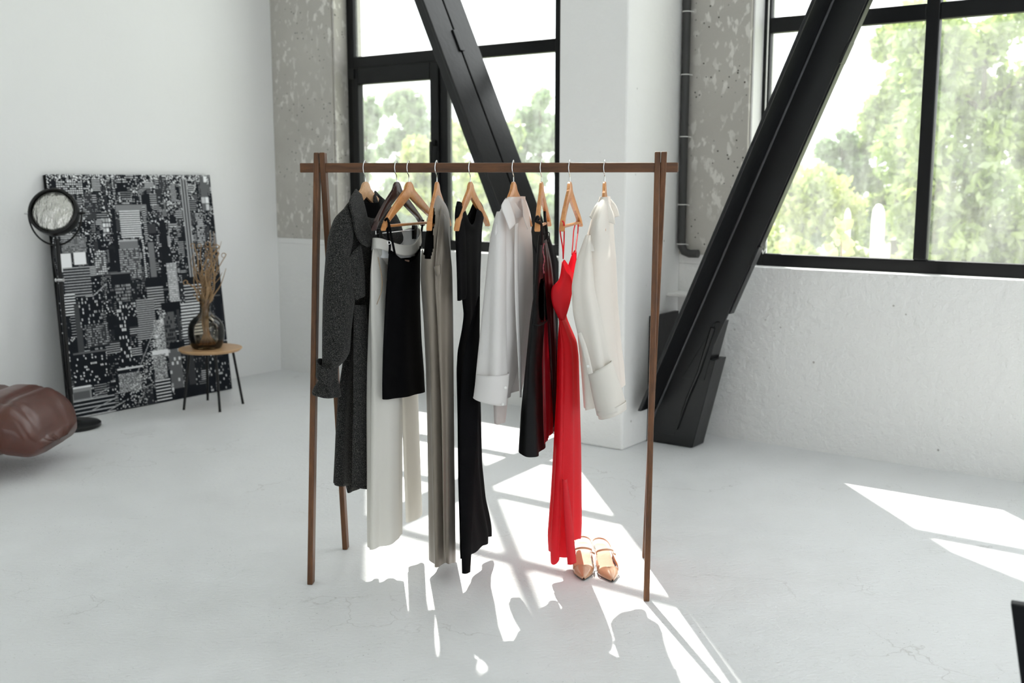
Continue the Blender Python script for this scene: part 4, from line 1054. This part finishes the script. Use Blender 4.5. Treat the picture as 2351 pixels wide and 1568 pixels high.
pr = [tuple(p) for p in spline([(a, b) for a, b in prof], 44)]; pr = [(max(a, .0001), max(b, 0)) for a, b in pr]
ve = obj('glass_vase', MB().lathe(pr, vc, 44), M['vase'], smooth=2, base=vc)
tag(ve, 'smoky brown glass vase with narrow neck on the round side table', 'vase')
rnd = random.Random(9)
e = thing('dried_branches', 'bundle of curly dried branches standing in the glass vase', 'dried plant', vc + UP * .01)
ends = [(447, 560), (453, 545), (438, 590), (462, 535), (470, 545), (478, 528), (486, 540), (495, 525), (505, 530), (518, 555), (500, 560), (490, 575), (508, 580), (445, 610), (464, 575), (482, 565)]
for i, (px, py) in enumerate(ends * 2):
    px += rnd.uniform(-8, 8); py += rnd.uniform(-12, 35) + (40 if i >= len(ends) else 0)
    tip = at(px, py, TY + rnd.uniform(-.07, .07))
    a = vc + np.array([rnd.uniform(-.05, .05), rnd.uniform(-.04, .04), .03]); nk = vc + np.array([rnd.uniform(-.018, .018), rnd.uniform(-.018, .018), .27])
    pts = [a, vc * .5 + nk * .5 + np.array([rnd.uniform(-.015, .015), 0, 0]), nk]
    for t in (.3, .55, .8): pts.append(nk + (tip - nk) * t + np.array([rnd.uniform(-.035, .035), rnd.uniform(-.03, .03), rnd.uniform(-.01, .02)]))
    pts.append(tip)
    if i % 3 == 0:                           # curled end
        for t in np.linspace(.5, 5.5, 7): pts.append(tip + (.022 - .0025 * t) * np.array([math.cos(t) - .8, .3 * math.sin(t), math.sin(t)]))
    P = spline(pts, 46)
    r0 = rnd.uniform(.004, .0075)
    obj('branch', MB().tube(P, list(np.linspace(r0, .0014, 46)), 6), M['twig'], e, smooth=True)

# ------------------------------------------------------------------ brown leather chaise at the left edge
def chaise():
    e = thing('leather_chaise', 'brown tufted leather chaise end reaching in from the left edge', 'chaise', (-3.0, 5.45, 0))
    x1 = at(132, 960, 5.45)[0]; x0 = x1 - 1.55; y0, y1 = 5.12, 5.85
    zc, hz = .262, .150
    R = []
    nu, nv = 90, 72
    for i in range(nu):
        t = i / (nu - 1); x = x0 + (x1 - x0) * t
        q = max(0, (x - (x1 - .22)) / .22); q2 = max(0, ((x0 + .15) - x) / .15)
        k_ = math.sqrt(max(0, 1 - max(q, q2) ** 2.2)); k_ = max(k_, .02)
        row = []
        for j in range(nv):
            a = 2 * math.pi * j / nv
            c, s = math.cos(a), math.sin(a)
            yy = (y0 + y1) / 2 + (y1 - y0) / 2 * math.copysign(abs(c) ** .55, c) * (k_ ** .35)
            zz = zc + hz * math.copysign(abs(s) ** .75, s) * k_ - .10 * q * q
            # channel tufting
            ch = -.016 * abs(math.cos((x - x0) * math.pi / .17)) ** 10 - .010 * abs(math.cos((yy - y0) * math.pi / .16)) ** 12 * (1 if s > .3 else 0)
            ch += .004 * math.sin(31 * x + 17 * yy) * math.sin(23 * yy + 9 * zz)
            row.append((x + .05 * q * c * -.0, yy + ch * c, zz + ch * (s if s > 0 else s * .6)))
        R.append(row)
    obj('cushion', MB().rings(R, True, True, True), M['brown'], e, smooth=2)
    for j in range(3):
        for i in range(2):
            x = x1 - .42 - .17 * (i * 2); y = y0 + .18 + .18 * j
            obj('button', MB().lathe([(.014, -.004), (.012, .004), (.0001, .007)], (x, y, zc + hz - .008), 12), M['brown'], e, smooth=True)
    for x in (x0 + .15, x1 - .45):
        lg = MB()
        for y in (y0 + .12, y1 - .12): lg.tube([(x, y, 0), (x, y, .16)], .014, 10)
        obj('leg_frame', lg, M['chrome'], e, smooth=True)
chaise()

# ------------------------------------------------------------------ black stand cut off by the right edge
def stand():
    Y = 2.3
    a = at(2320, 1386, Y); b = at(2341, 1568, Y)
    e = thing('black_panel', 'thin black panel cut off at the lower right edge', 'panel', (a[0] + .3, Y, 0))
    sl = (b[0] - a[0]) / (a[2] - b[2]); zt = a[2]; ins = sl * (zt - .02)
    rd = np.array([a[0], a[1], 0]); rd /= np.linalg.norm(rd); lt = np.array([rd[1], -rd[0], 0])
    A0 = np.array([a[0], Y, 0]); th = .03; wd = .55
    def P(x, y, z): return A0 + lt * x + rd * y + UP * z
    g = MB().hexa([P(ins, 0, .02), P(wd - ins, 0, .02), P(wd - ins, th, .02), P(ins, th, .02), P(0, 0, zt), P(wd, 0, zt), P(wd, th, zt), P(0, th, zt)])
    obj('board', g, M['bstand'], e, bevel=.004)
    for x in (ins + .05, wd - ins - .09):
        obj('foot', MB().hexa([P(x, -.1, 0), P(x + .04, -.1, 0), P(x + .04, .13, 0), P(x, .13, 0), P(x, -.06, .025), P(x + .04, -.06, .025), P(x + .04, .09, .025), P(x, .09, .025)]), M['bstand'], e, bevel=.003)
stand()

for o in SC.objects:
    if '_w' in o: del o['_w']
